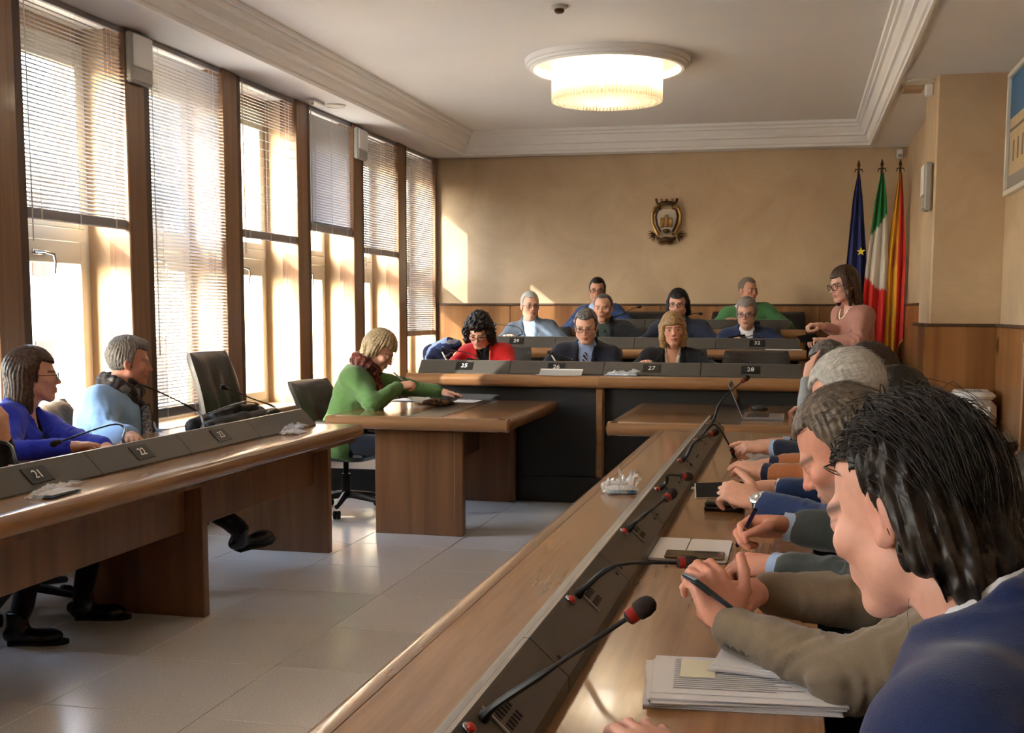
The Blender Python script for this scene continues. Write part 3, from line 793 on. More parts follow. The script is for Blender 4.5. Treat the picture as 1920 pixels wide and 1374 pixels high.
# ---- head, sculpted in its own frame: x to the person's right, y forward, z up; origin at the middle of the skull
def head_field(sp, vox, neck_l):
    w = sp.get('fw', 1.0); j = sp.get('jaw', 1.0); fem = sp.get('fem', 0)
    f = Field((-.10, -.125, -.17), (.10, .135, .145), vox)
    f.ell((0, -.018, .038), (.0765*w, .099, .088), k=.01)
    f.ell((0, .030, -.030), (.0605*w, .064, .082), k=.03)
    f.cap((-.040*w*j, .012, -.062), (.040*w*j, .012, -.062), .030, k=.03)
    f.cap((-.012*j, .074, -.098), (.012*j, .074, -.098), .0155, k=.022)
    for s in (-1, 1):
        f.cap((s*.050*w*j, .0, -.058), (s*.014, .066, -.099), .0155, k=.022)
        f.ell((s*.045*w, .062, -.020), (.022, .022, .020), k=.02)
    f.cap((-.033, .079, .022), (.033, .079, .022), .0125 if not fem else .010, k=.014)
    for s in (-1, 1): f.ell((s*.0325, .099, .004), (.0195, .0155, .0115), k=.011, mode='sub')
    f.cap((0, .086, .018), (0, .1045, -.022), .0065, .0105, k=.010)
    f.ell((0, .1085, -.0275), (.0115, .0115, .0105), k=.007)
    for s in (-1, 1): f.ell((s*.0125, .0965, -.0315), (.0085, .0105, .0075), k=.006)
    f.ell((0, .083, -.060), (.030, .014, .022), k=.012)
    f.chain([(-.0235, .0855, -.0625), (-.009, .0955, -.0585), (.009, .0955, -.0585), (.0235, .0855, -.0625)], [.003, .0055, .0055, .003], k=.006)
    f.chain([(-.0215, .0855, -.0655), (0, .0955, -.0705), (.0215, .0855, -.0655)], [.003, .0065, .003], k=.006)
    f.chain([(-.022, .0925, -.0635), (0, .103, -.0640), (.022, .0925, -.0635)], [.0012, .0018, .0012], k=.003, mode='sub')
    for s in (-1, 1):          # eyelids
        f.ell((s*.0325, .0785, .004), (.0150, .0125, .0135), k=.004)
    ea = sp.get('ear', 1.0)
    for s in (-1, 1):
        t = .30*s; Rm = np.array([[math.cos(t), -math.sin(t), 0], [math.sin(t), math.cos(t), 0], [0, 0, 1]])
        f.ell((s*.0795*w, -.012, -.004), (.0085*ea, .0195*ea, .033*ea), Rm, k=.006)
        f.ell((s*.0875*w, -.006, .0), (.006, .0105, .021), Rm, k=.004, mode='sub')
        f.ell((s*.078*w, -.004, -.030), (.007, .010, .010), k=.006)
    nl = np.asarray(neck_l); rn = sp.get('neck', .056)
    f.cap((0, -.030, -.050), nl*.75, rn, rn*1.02, k=.022)
    return f
def head_colors(V, sp):
    sk = lin(sp.get('skin', (214, 164, 140))); C = np.tile(sk, (len(V), 1)); x, y, z = V[:, 0], V[:, 1], V[:, 2]
    g = lambda cx, cy, cz, rx, ry, rz: np.exp(-(((np.abs(x)-cx)/rx)**2+((y-cy)/ry)**2+((z-cz)/rz)**2))
    red = np.clip(.8*g(.042, .07, -.02, .025, .04, .025)+.9*g(0, .108, -.028, .02, .03, .016)+.8*g(.08, -.01, -.005, .02, .03, .04), 0, 1)[:, None]
    C = C*(1-red*np.array([[.0, .16, .15]]))
    lip = (np.exp(-((np.abs(z+.0645)-.0035)/.0055)**2)*(np.abs(x) < .0235)*(y > .083))[:, None]
    lc = lin(sp.get('lip', (176, 98, 88))); C = C*(1-.8*lip)+lc*.8*lip
    st = sp.get('stubble', 0)
    if st:
        m = np.clip(1.4*((z < -.042) & (y > -.005))*np.exp(-((z+.08)/.05)**4), 0, 1)[:, None]*st
        C = C*(1-m*.5)+lin(sp.get('beard', (90, 80, 76)))*m*.5
    ew = sp.get('brow_w', .0062)
    brow = (np.exp(-((z-.0245+.10*(np.abs(x)-.03)**1*np.sign(np.abs(x)-.03)*.6)/ew)**2)*((np.abs(x) > .012) & (np.abs(x) < .054) & (y > .055)))[:, None]
    C = C*(1-.85*brow)+lin(sp.get('brow', (70, 52, 42)))*.85*brow
    # lash line and iris painted on the lid opening
    ey = (np.exp(-(((np.abs(x)-.0325)/.0125)**4+((z-.0035)/.0042)**4))*(y > .07))[:, None]
    open_ = sp.get('eyes', 1.0)
    C = C*(1-.75*ey*open_)+lin((196, 186, 178))*.75*ey*open_
    ir = (np.exp(-(((np.abs(x)-.0325)/.0062)**4+((z-.0035)/.0058)**4))*(y > .07))[:, None]
    C = C*(1-ir*.9)+lin((42, 30, 24))*ir*.9
    lash = (np.exp(-(((np.abs(x)-.0325)/.0150)**4+((z-.0090)/.0022)**2))*(y > .07))[:, None]
    C = C*(1-.6*lash)+lin((48, 36, 32))*.6*lash
    return C
def hair_field(sp, vox):
    h = sp['hair']; t = h.get('t', .010); top = h.get('top', .004); w = sp.get('fw', 1.0); L = h.get('low', .19)
    f = Field((-.16, -.185, -.165-h.get('drop', 0)), (.16, .15, .185), vox)
    f.ell((0, -.018, .038), (.0765*w+t, .099+t, .088+t+top), k=0)
    for (c, r, k) in h.get('lumps', []): f.ell(c, r, k=k)
    x, y, z = f.ax[0][:, None, None], f.ax[1][None, :, None], f.ax[2][None, None, :]
    zf = h.get('front', .072); rec = h.get('recede', .3)
    a1 = zf+rec*np.maximum(np.abs(x)-.02, 0)*(y > .03)-z-h.get('slope', .0)*np.clip(.09-y, 0, .2)
    a2 = np.maximum(y-h.get('side', .012)-.25*(z-.02)*(z > .02), -.028-z+h.get('burn', 0.0))
    a3 = np.maximum(y+.035, -.088+h.get('nape', 0)-z)
    al = np.minimum(np.minimum(a1+0*x+0*y, a2+0*x), a3+0*x)
    f.D = -smin(-f.D, -al.astype(np.float32), .010)
    for (a, b, r1, r2, k) in h.get('locks', []): f.cap(a, b, r1, r2, k=k)
    for (a, b, r1, r2, k) in h.get('cuts', []): f.cap(a, b, r1, r2, k=k, mode='sub')
    am = h.get('amp', .003); fq = h.get('freq', 38)
    phi = np.arctan2(x, -(y+.02)); rr = np.sqrt(x*x+(y+.02)**2)
    if h.get('curly'):
        n = wob(x, y, z, 95, .3)+.7*wob(x, y, z, 160, 1.3); f.D += (am*n*1.3).astype(np.float32)
    else:
        warp = 2.2*np.sin(22*z+3*phi)+1.2*np.sin(47*z+1.0); n = np.sin(phi*fq+warp+30*z*h.get('twist', .3))+.6*np.sin(phi*fq*1.9-warp*1.3+2)
        n = n*np.clip(rr/.05, 0.15, 1)+.6*wob(x, y, z, 120, .5); f.D += (am*.7*n).astype(np.float32)
    return f
def strands(sp, rnd, n, length, rad, spread=.5, droop=1.0, segs=5):
    """tapered hair strands following the skull, in head space"""
    V = []; F = []; w = sp.get('fw', 1.0); h = sp['hair']; t = h.get('t', .01)*.8; zf = h.get('front', .072)
    for _ in range(n):
        for _try in range(30):
            d = nrm([rnd.gauss(0, 1), rnd.gauss(0, 1), rnd.gauss(.5, 1)])
            p = np.array([d[0]*(.0765*w+t), d[1]*(.099+t)-.018, d[2]*(.088+t+h.get('top', .004))+.038])
            if (p[1] > .045 and length > .12): continue
            if p[2] > zf or (p[1] < h.get('side', .012) and p[2] > -.02) or (p[1] < -.035 and p[2] > -.075): break
        nrmv = nrm([d[0]/.0765, d[1]/.099, d[2]/.088])
        flow = np.array(h.get('flow', (0, -1, -.2)), float)
        if callable(h.get('flowfn')): flow = h['flowfn'](p)
        fl = nrm(flow-nrmv*flow.dot(nrmv)+np.array([rnd.gauss(0, spread), rnd.gauss(0, spread), rnd.gauss(0, spread)])*.5)
        l = length*rnd.uniform(.5, 1.15)*(.6 if p[1] > .03 else 1); st = l/segs; loose = rnd.random()**2*spread; cur = p+nrmv*.001; pts = [cur]; dirv = nrm(fl+nrmv*.12)
        for k in range(segs):
            cur = cur+dirv*st; pts.append(cur)
            q = (cur-np.array([0, -.018, .038]))/np.array([.0765*w+t, .099+t, .088+t+.004]); lq = np.linalg.norm(q)
            nv_ = nrm(q/np.array([.0765, .099, .088])); fo = h['flowfn'](cur) if callable(h.get('flowfn')) else flow
            if cur[2] > -.03:
                lim = 1.03+.06*loose
                if lq < 1.02: cur = np.array([0, -.018, .038])+(q/lq*1.03)*np.array([.0765*w+t, .099+t, .088+t+.004])
                dirv = dirv-nv_*max(dirv.dot(nv_), 0)*(.9 if lq > lim else .3)
            dirv = nrm(dirv+(.25 if p[1] < .02 else .7)*nrm(fo)+np.array([rnd.gauss(0, .10), rnd.gauss(0, .10), -.16*droop+rnd.gauss(0, .08)]))
        if any(q_[1] > .055 and q_[2] < .06 for q_ in pts): continue
        sd = nrm(np.cross(dirv, nrmv)); o = len(V)
        for i, q in enumerate(pts):
            r = rad*(1-(i/segs)**1.5*.85); tn = nrmv*.6*r
            V += [q-sd*r, q+tn, q+sd*r, q-tn]
        for i in range(segs):
            for j in range(4):
                a, b = o+i*4+j, o+i*4+(j+1) % 4; F.append((a, b, b+4, a+4))
    return np.array(V), np.array(F)

# ---- hand: thumb axis, finger axis, back-of-hand axis
def hand_field(vox, curl, thumb, spread, sc, fd):
    fd = np.asarray(fd)*.07; f = Field(np.minimum((-.07, -.02, -.105), fd-.04), np.maximum((.085, .205, .06), fd+.04), vox)
    f.ell((0, .050, 0), (.040*sc, .056*sc, .0155*sc), k=.01)
    f.cap((-.022*sc, .03, -.002), (-.026*sc, .082*sc, -.001), .0135*sc, .0115*sc, k=.012)
    f.cap((.022*sc, .03, -.002), (.026*sc, .084*sc, -.001), .0145*sc, .0115*sc, k=.012)
    f.cap((0, .02, -.001), (.004*sc, .088*sc, .0), .0145*sc, .0115*sc, k=.012)
    f.cap(fd, (0, .0, 0), .029*sc, .0245*sc, k=.012)
    f.cap((0, .0, 0), (0, .03, 0), .0235*sc, .022*sc, k=.016)
    base = [(.0285, .090), (.0095, .096), (-.0095, .092), (-.027, .082)]; ln = [.074, .083, .077, .060]; rd = [.0094, .0096, .0091, .0081]
    cs = curl if isinstance(curl, (list, tuple)) and isinstance(curl[0], (list, tuple)) else [curl]*4
    for i in range(4):
        p = np.array([base[i][0]*sc, base[i][1]*sc, .002]); a = 0.0; s_ = (1.5-i)*spread
        for j, fr in enumerate((.46, .30, .24)):
            a += math.radians(cs[i][j]); d = np.array([math.sin(s_)*math.cos(a), math.cos(s_)*math.cos(a), -math.sin(a)])
            q = p+d*ln[i]*fr*sc; r0 = rd[i]*sc*(1-.07*j); f.cap(p, q, r0, r0*.92, k=.004); p = q
    t0 = np.array([.020*sc, .022*sc, -.008*sc]); td = nrm(thumb[0]); t1 = t0+td*.044*sc; t2 = t1+nrm(thumb[1])*.034*sc; t3 = t2+nrm(thumb[2])*.027*sc
    f.cap(t0, t1, .0165*sc, .0120*sc, k=.014); f.cap(t1, t2, .0112*sc, .0102*sc, k=.004); f.cap(t2, t3, .0102*sc, .0085*sc, k=.003)
    return f
HAND_POSES = {
    'rest': ((18, 25, 18), ((.7, .65, -.25), (.35, .9, -.25), (.2, .95, -.3)), .10),
    'flat': ((6, 8, 6), ((.8, .6, -.1), (.5, .85, -.1), (.4, .9, -.1)), .12),
    'curl': ((42, 55, 40), ((.55, .65, -.5), (.1, .9, -.45), (-.15, .95, -.3)), .06),
    'fist': ((65, 85, 60), ((.5, .6, -.6), (-.1, .85, -.55), (-.6, .75, -.3)), .04),
    'pen': (((38, 52, 30), (48, 60, 38), (58, 68, 45), (62, 70, 48)), ((.55, .75, -.35), (.05, .95, -.45), (-.05, .95, -.4)), .05),
    'phone': (((40, 40, 32), (46, 44, 34), (50, 46, 36), (52, 48, 38)), ((.75, .55, .25), (.4, .9, .15), (.2, .97, .1)), .06),
    'up': (((8, 12, 8), (30, 55, 40), (40, 70, 45), (45, 70, 45)), ((.6, .7, -.35), (.2, .95, -.35), (.1, .95, -.35)), .08),
}
def make_hand(W, d, n, side, pose, vox, sc=1.0, fore=(0, 0, -1)):
    d = nrm(d); n = np.asarray(n, float); n = nrm(n-d*n.dot(d)); t = -np.cross(d, n)*side
    c, th, sp = HAND_POSES[pose]; f = hand_field(vox, c, th, sp, sc, (np.dot(fore, t), np.dot(fore, d), np.dot(fore, n))); v, q = f.mesh()
    X = np.asarray(W)+v[:, :1]*t+v[:, 1:2]*d+v[:, 2:3]*n
    if np.dot(np.cross(t, d), n) < 0: q = q[:, ::-1]
    return X, q, v

vcol('skin', 0.48, 0.35)
def cloth(name, rgb, rough=0.85, sheen=0.2, nz=0.10, ns=90, bump=0.25, bs=420):
    if name in MATS: return MATS[name]
    return plain(name, srgb(*rgb), rough, spec=0.2, noise=nz, nscale=ns, bump=bump, bscale=bs, sheen=sheen)
def hair_mat(name, c1, c2):
    if name in MATS: return MATS[name]
    m, N, L, P = new_mat(name)
    tc = N.new('ShaderNodeTexCoord'); n = N.new('ShaderNodeTexNoise'); n.inputs['Scale'].default_value = 75; n.inputs['Detail'].default_value = 6
    L.new(tc.outputs['Object'], n.inputs['Vector']); rp = N.new('ShaderNodeValToRGB')
    rp.color_ramp.elements[0].position = .30; rp.color_ramp.elements[1].position = .72
    rp.color_ramp.elements[0].color = srgb(*c1); rp.color_ramp.elements[1].color = srgb(*c2)
    L.new(n.outputs['Fac'], rp.inputs[0]); L.new(rp.outputs[0], P.inputs['Base Color'])
    P.inputs['Roughness'].default_value = .42; P.inputs['Specular IOR Level'].default_value = .35
    return m
def ik(S, W, l1, l2, pole):
    S = np.asarray(S, float); W = np.asarray(W, float); d = W-S; L = np.linalg.norm(d); u = d/L
    if L > (l1+l2)*.995: k = L/((l1+l2)*.995); l1 *= k; l2 *= k
    a = (l1*l1-l2*l2+L*L)/(2*L); h = math.sqrt(max(l1*l1-a*a, 0)); p = np.asarray(pole, float); p = nrm(p-u*p.dot(u))
    return S+u*a+p*h
TORSO_M = [(-.13, .135, .095, .0), (-.05, .168, .120, .0), (.0, .172, .124, .0), (.10, .163, .122, .004), (.22, .156, .118, .008), (.34, .168, .122, .004), (.42, .170, .118, .0), (.48, .166, .102, -.006), (.53, .125, .080, -.014), (.575, .070, .066, -.014)]
TORSO_F = [(-.13, .140, .100, .0), (-.05, .172, .122, .0), (.0, .170, .122, .0), (.10, .150, .110, .002), (.22, .136, .104, .004), (.33, .148, .118, .014), (.40, .150, .112, .008), (.46, .146, .092, -.004), (.52, .108, .070, -.012), (.57, .058, .056, -.012)]
RES = {'near': (.0037, .0034, .0082, .0040), 'mid': (.0050, .0043, .0105, .0053), 'far': (.0055, .0052, .0130, .0062)}
def person(label, sp):
    """sp: world-space pose and looks; returns the Empty that parents body, hair and clothing"""
    res = RES[sp.get('res', 'far')]; fem = sp.get('fem', 0); hs = sp.get('hs', 1.0)
    rnd = random.Random(hash(label) % 1000 if False else sum(map(ord, label)))
    hc = np.array(sp['head'], float); hip = np.array(sp['hip'], float); ba = math.radians(sp['face']); ha = math.radians(sp.get('look', sp['face'])); hp = math.radians(sp.get('nod', 0)); hr = math.radians(sp.get('roll', 0))
    fy = np.array([math.cos(ha)*math.cos(hp), math.sin(ha)*math.cos(hp), -math.sin(hp)]); fx = np.array([math.sin(ha), -math.cos(ha), 0]); fz = np.cross(fx, fy)
    fx, fz = fx*math.cos(hr)+fz*math.sin(hr), -fx*math.sin(hr)+fz*math.cos(hr)
    HR = np.stack([fx, fy, fz], 1)                                   # head frame -> world
    bf = np.array([math.cos(ba), math.sin(ba), 0])
    N = np.array(sp['neckb'], float) if 'neckb' in sp else hc-.030*fy*hs-.055*fz*hs-np.array([0, 0, .078*hs])-bf*.015
    L = np.linalg.norm(N-hip); ez = (N-hip)/L; ex = np.array([math.sin(ba), -math.cos(ba), 0]); ex = nrm(ex-ez*ex.dot(ez)); ey = np.cross(ez, ex)
    k = L/.575; wd = sp.get('wide', 1.0)*(1.0 if not fem else .97); dp = sp.get('deep', 1.0)
    lev = np.array(TORSO_F if fem else TORSO_M); zs = lev[:, 0]*k
    def T(u, v, w): return hip+ex*u+ey*v+ez*w
    shw = (.172 if not fem else .152)*sp.get('wide', 1.0); SH = {s: T(s*shw, sp.get('shy', -.005), .492*k+sp.get('shz', 0)) for s in (1, -1)}
    root = thing('person', label, 'person', (float(hip[0]), float(hip[1]), float(sp.get('floor', 0))), sp.get('group'))
    org = np.array(root.location)
    la, lf = (.295, .262) if not fem else (.272, .245)
    arms = {}
    for s, nm in ((1, 'R'), (-1, 'L')):
        W = sp.get('wr'+nm)
        if W is None: W = T(s*(shw+.03), .10, .02*k)+bf*.12
        W = np.array(W, float); pole = np.array(sp.get('pole'+nm, ex*s*.8-ez*.7-ey*.25), float)
        E = np.array(sp['el'+nm], float) if 'el'+nm in sp else ik(SH[s], W, la, lf, pole)
        arms[s] = (SH[s], E, W)
    def loft(f, off, z0=None, z1=None, kk=.012, sx=1.0, mode='add', grow=0.0):
        za = zs[0] if z0 is None else z0*k; zb = zs[-1] if z1 is None else z1*k
        def fn(x, y, z):
            px, py, pz = x-hip[0], y-hip[1], z-hip[2]
            u = px*ex[0]+py*ex[1]+pz*ex[2]; v = px*ey[0]+py*ey[1]+pz*ey[2]; w = px*ez[0]+py*ez[1]+pz*ez[2]
            rx = np.interp(w, zs, lev[:, 1]*wd)*sx+off; ry = np.interp(w, zs, lev[:, 2]*dp)+off; cy = np.interp(w, zs, lev[:, 3])
            q = ((np.abs(u)/rx)**2.4+(np.abs(v-cy)/ry)**2.4)**(1/2.4); d = (q-1)*np.minimum(rx, ry)
            return -smin(-smin(np.full_like(d, -1), d, 0) if False else -d, smin(w-(za-off), (zb+off)-w, .0), .015)
        P = np.array([T(a*.24, b*.2, c) for a in (-1, 1) for b in (-1, 1) for c in (za, zb)]); return f.op(fn, P.min(0), P.max(0), kk, mode)
    allp = np.array([T(a*.26, b*.2, c) for a in (-1, 1) for b in (-1, 1) for c in (zs[0], zs[-1])]+[p for s in arms for p in arms[s]])
    LO, HI = allp.min(0)-.09, allp.max(0)+.09
    Vs, Fs, Cs = [], [], []; off0 = [0]
    def put(v, q, c):
        Vs.append(v); Fs.append(q+off0[0]); Cs.append(np.tile(c, (len(v), 1)) if np.ndim(c) == 1 else c); off0[0] += len(v)
    skin = lin(sp.get('skin', (214, 164, 140)))
    # --- body: head, neck, trunk core, arm cores, hands
    nl = HR.T @ (N-hc)/hs
    hf = head_field(sp, res[0], nl); v, q = hf.mesh(); put(hc+hs*(v @ HR.T), q, head_colors(v, sp))
    cf = Field(LO, HI, .016)
    loft(cf, -.012); cf.cap(N-ez*.03, hc-fy*.03*hs-fz*.03*hs, .050, .045, k=.02)
    for s in arms: cf.cap(arms[s][0], arms[s][1], .040, .036, k=.02); cf.cap(arms[s][1], arms[s][2], .036, .026, k=.02)
    v, q = cf.mesh(); put(v, q, skin)
    hsk = lin(sp['hand_skin']) if 'hand_skin' in sp else skin*np.array([1.0, 1.0, .99])
    for s, nm in ((1, 'R'), (-1, 'L')):
        S, E, W = arms[s]; fd = nrm(W-E); hd = np.array(sp.get('hd'+nm, fd)); hn = np.array(sp.get('hn'+nm, (0, 0, 1)))
        if sp.get('hand'+nm, 'rest') is None: continue
        X, q, lv = make_hand(W, hd, hn, s, sp.get('hand'+nm, 'rest'), res[1], (1.0 if not fem else .9)*sp.get('hsc', 1.0), -fd)
        c = np.tile(hsk, (len(X), 1)); tip = np.clip((lv[:, 1]-.11)/.06, 0, 1)[:, None]; c = c*(1-tip*np.array([[0, .12, .1]])); put(X, q, c)
    V = np.concatenate(Vs)-org; F = np.concatenate(Fs); C = np.concatenate(Cs)
    link('body', np_mesh('body', V, F, C), 'skin', root)
    # --- hair
    if 'hair' in sp:
        h = sp['hair']; hv, hq = hair_field(sp, res[3]).mesh(); hv = hc+hs*(hv @ HR.T)-org
        m = hair_mat(h['mat'][0], h['mat'][1], h['mat'][2])
        ho = link('hair', np_mesh('hair', hv, hq), m, root)
        for (n, ln, rad, sprd, droop) in h.get('strands', []):
            a, b = strands(sp, rnd, n, ln, rad, sprd, droop); a = hc+hs*(a @ HR.T)-org
            so_ = link('strands', np_mesh('strands', a, b), m, ho); so_['kind'] = 'stuff'
    # --- clothing
    fold = sp.get('fold', .0045)
    def arm_cloth(f, r0, r1, r2, r3, cut, kk=.02):
        for s, nm in ((1, 'R'), (-1, 'L')):
            S, E, W = arms[s]; ct = sp.get('cut'+nm, cut); We = W-nrm(W-E)*ct
            f.cap(S, E, r0, r1, k=.08); f.cap(E, We, r2, r3, k=kk)
            def fn(x, y, z, S=S, E=E, We=We):      # creases gather at the elbow
                t = np.sqrt((x-E[0])**2+(y-E[1])**2+(z-E[2])**2)
                return fold*(np.sin(t*170+5*np.sin(31*(x+y)+17*z)+3*np.sin(23*z-19*x))*np.exp(-(t/.13)**2)*1.1+.55*np.sin(95*t+6*np.sin(27*x+21*y)+5*np.sin(24*z))*np.exp(-(t/.28)**2))
            P = np.array([S, E, We]); f.op(fn, P.min(0)-.08, P.max(0)+.08, 0, 'disp')
    def trunk_fold(f):
        f.op(lambda x, y, z: fold*.8*(wob(x, y, z*.5, 28, 1.0)+.6*np.sin(55*(x*ex[0]+y*ex[1])*.4+40*z+3*np.sin(19*x+13*y))), LO, HI, 0, 'disp')
    def clip_low(f, w0):
        x, y, z = f.ax[0][:, None, None], f.ax[1][None, :, None], f.ax[2][None, None, :]
        w = (x-hip[0])*ez[0]+(y-hip[1])*ez[1]+(z-hip[2])*ez[2]; f.D = np.maximum(f.D, (w0*k-w).astype(np.float32))
    def vee(f, wz, wtop, zb, zt, depth=-.01):
        """cut the front opening: a wedge from zb (point) to zt, in trunk space"""
        def fn(x, y, z):
            px, py, pz = x-hip[0], y-hip[1], z-hip[2]
            u = px*ex[0]+py*ex[1]+pz*ex[2]; v = px*ey[0]+py*ey[1]+pz*ey[2]; w = px*ez[0]+py*ez[1]+pz*ez[2]
            t = np.clip((w-zb*k)/((zt-zb)*k), -.2, 1.4); hw = wz+(wtop-wz)*t
            return np.maximum(np.maximum(np.abs(u)-hw, depth-v), zb*k-w)
        P = np.array([T(a*.2, b, c) for a in (-1, 1) for b in (-.02, .25) for c in (zb*k, zt*k+.12)]); f.op(fn, P.min(0), P.max(0), .004, 'sub', pad=.03)
    def front(u, w, off):
        ry = np.interp(w*k, zs, lev[:, 2]*dp)+off; rx = np.interp(w*k, zs, lev[:, 1]*wd)+off; cy = np.interp(w*k, zs, lev[:, 3])
        v = ry*max(1-(abs(u)/rx)**2.4, 0)**(1/2.4)+cy; return T(u, v, w*k)
    if 'shirt' in sp:
        f = Field(LO, HI, max(res[2], .0095)); of = .004
        loft(f, of, z0=.02); 
        cl = sp['shirt'].get('collar', 1); cuffs = []
        if cl:
            for s in (-1, 1):
                pts = [T(s*.010, .062*dp+.006, .515*k), T(s*.035, .058, .545*k), T(s*.056, .016, .578*k), T(s*.048, -.045, .60*k), T(0, -.066, .605*k)]
                f.chain(pts, [.010, .0105, .0105, .0105, .0105], k=.006)
                f.cap(T(s*.012, .066*dp+.006, .51*k), T(s*.035, .085*dp, .478*k), .0075, .004, k=.006)
        for s, nm in ((1, 'R'), (-1, 'L')):
            S, E, W = arms[s]; d = nrm(W-E); c = sp['shirt'].get('cuff', 1)
            if c: cuffs.append((W-d*.075, W-d*(.012+sp.get('cuffx', 0))))
        if sp['shirt'].get('neckcut'): nw, nz = sp['shirt']['neckcut']; vee(f, .003, nw, nz, .56)
        v, q = f.mesh(); link('shirt', np_mesh('shirt', v-org, q), cloth(*sp['shirt']['mat']), root)
        for a, b in cuffs: part('shirt_cuff', MB().tube([tuple(a), tuple(b), tuple(b-nrm(b-a)*.004)], [.034, .0365, .029], 18), cloth(*sp['shirt']['mat']), root, True)
    if 'tie' in sp:
        mb = MB(); pts = [front(0, w, .012) for w in np.linspace(.515, .16, 9)]
        for i in range(8):
            w0 = .016+.018*i/8; w1 = .016+.018*(i+1)/8; a, b = pts[i], pts[i+1]
            mb.add([a-ex*w0, a+ex*w0, b+ex*w1, b-ex*w1, a-ex*w0-ey*.006, a+ex*w0-ey*.006, b+ex*w1-ey*.006, b-ex*w1-ey*.006], [(0,1,2,3), (7,6,5,4), (0,4,5,1), (1,5,6,2), (2,6,7,3), (3,7,4,0)])
        mb.sphere(tuple(front(0, .522, .014)), (.016, .012, .016), 8, 6)
        part('tie', mb, sp['tie'], root, True)
    if 'top' in sp:
        t = sp['top']; f = Field(LO, HI, res[2]); of = t.get('off', .018); low = t.get('low', -.10)
        loft(f, of, z0=max(low, -.13), z1=t.get('neck', .53 if t.get('kind') else .560), kk=.02)
        r = t.get('arm', 1.0); clip_low(f, low)
        kind = t.get('kind', 'blazer')
        if kind == 'blazer':
            zb, wt = t.get('vee', (.15, .075)); wt *= .72; vee(f, .004, wt, zb, .53)
            for s in (-1, 1):            # lapels and collar
                a = [front(s*(.004+(wt+.012)*i/6), zb+(.50-zb)*i/6, of+.003) for i in range(7)]
                f.chain(a, [.004, .008, .010, .011, .011, .010, .009], k=.006)
                b = [front(s*(.03+(wt+.012)*i/4), zb+(.46-zb)*(.55+.45*i/4), of+.002) for i in range(5)]
                f.chain(b, [.006, .009, .010, .009, .007], k=.008)
                c = [a[-1], T(s*.078, .0, .565*k), T(s*.062, -.055, .592*k), T(0, -.082, .60*k)]
                f.chain(c, [.011, .014, .016, .016], k=.010)
        else:
            nr, nz = t.get('neckhole', (.060, .50)); f.cap(T(0, .03, nz*k), T(0, .05, (nz+.2)*k), nr, nr*1.5, k=.004, mode='sub')
        arm_cloth(f, .066*r, .056*r, .054*r, .042*r, t.get('cut', .02))
        for s in (-1, 1): f.ell(SH[s]-ez*.012, (.066*r, .066*r, .058*r), k=.06)
        trunk_fold(f)
        v, q = f.mesh(); jo = link(t.get('name', 'jacket'), np_mesh('top', v-org, q), cloth(*t['mat']), root)
        for nm_ in t.get('buttons', []):
            s = 1 if nm_ == 'R' else -1; S, E, W = arms[s]; d = nrm(W-E); up = np.array(sp.get('bdir'+nm_, (0, 0, -1))); up = nrm(up-d*up.dot(d)); sd = np.cross(d, up)
            for i in range(4):
                p = W-d*(.03+.02*i)+up*.040*r+sd*.012
                part('button', MB().lathe([(.008, -.002), (.0085, .002), (.006, .003)], n=10).xform(frame4(p, d, sd)), t.get('bmat', 'black_plastic'), jo, True)
    if 'legs' in sp:
        g = sp['legs']; f = Field(*g['box'], g.get('vox', .012)); f.ell(hip+np.array([0, 0, -.01]), (.17*wd, .15, .12), k=.02)
        for (h0, kn, an) in g['pts']:
            f.cap(h0, kn, .085*g.get('r', 1), .064*g.get('r', 1), k=.03); f.cap(kn, an, .062*g.get('r', 1), .050*g.get('r', 1), k=.02)
        f.op(lambda x, y, z: .005*wob(x, y, z, 30, 2.0), g['box'][0], g['box'][1], 0, 'disp')
        v, q = f.mesh(); link('trousers', np_mesh('trousers', v-org, q), cloth(*g['mat']), root)
        for i, (an, toe) in enumerate(g.get('shoes', [])):
            an = np.array(an, float); toe = np.array(toe, float); d = nrm(toe-an); f = Field(np.minimum(an, toe)-.16, np.maximum(an, toe)+.16, .007)
            up = np.array(g.get('sup', [(0, 0, 1)]*2)[i], float); up = nrm(up-d*up.dot(d)); sd = np.cross(d, up); Rm = np.stack([sd, d, up], 1)
            m_ = (an+toe)/2; sl = -up*.045
            f.ell(an+sl+d*.0, (.040, .062, .040), Rm, k=.01); f.ell(m_+sl+d*.03-up*.008, (.043, .085, .032), Rm, k=.03); f.ell(toe+sl-d*.03-up*.012, (.042, .06, .026), Rm, k=.03); f.cap(an-up*.02, an+up*.05, .043, .044, k=.02)
            x, y, z = f.ax[0][:, None, None], f.ax[1][None, :, None], f.ax[2][None, None, :]
            w = (x-an[0])*up[0]+(y-an[1])*up[1]+(z-an[2])*up[2]; f.D = np.maximum(f.D, np.maximum(-.083-w, w-.055).astype(np.float32))
            v, q = f.mesh(); so2 = link('shoe', np_mesh('shoe', v-org, q), 'shoe_leather', root)
            c = MB()
            def O(a, b): return m_+d*a+sd*b-up*.083
            ol = [(-.115, .0), (-.10, .033), (-.03, .036), (.04, .046), (.10, .042), (.135, .02), (.14, 0)]; ol = ol+[(a, -b) for a, b in ol[-2:0:-1]]
            n = len(ol); c.add([tuple(O(a, b)+up*.012) for a, b in ol]+[tuple(O(a, b)-up*.006) for a, b in ol], [tuple(range(n)), tuple(range(n, 2*n))[::-1]]+[(j, j+n, (j+1) % n+n, (j+1) % n) for j in range(n)])
            part('sole', c, 'rubber', so2)
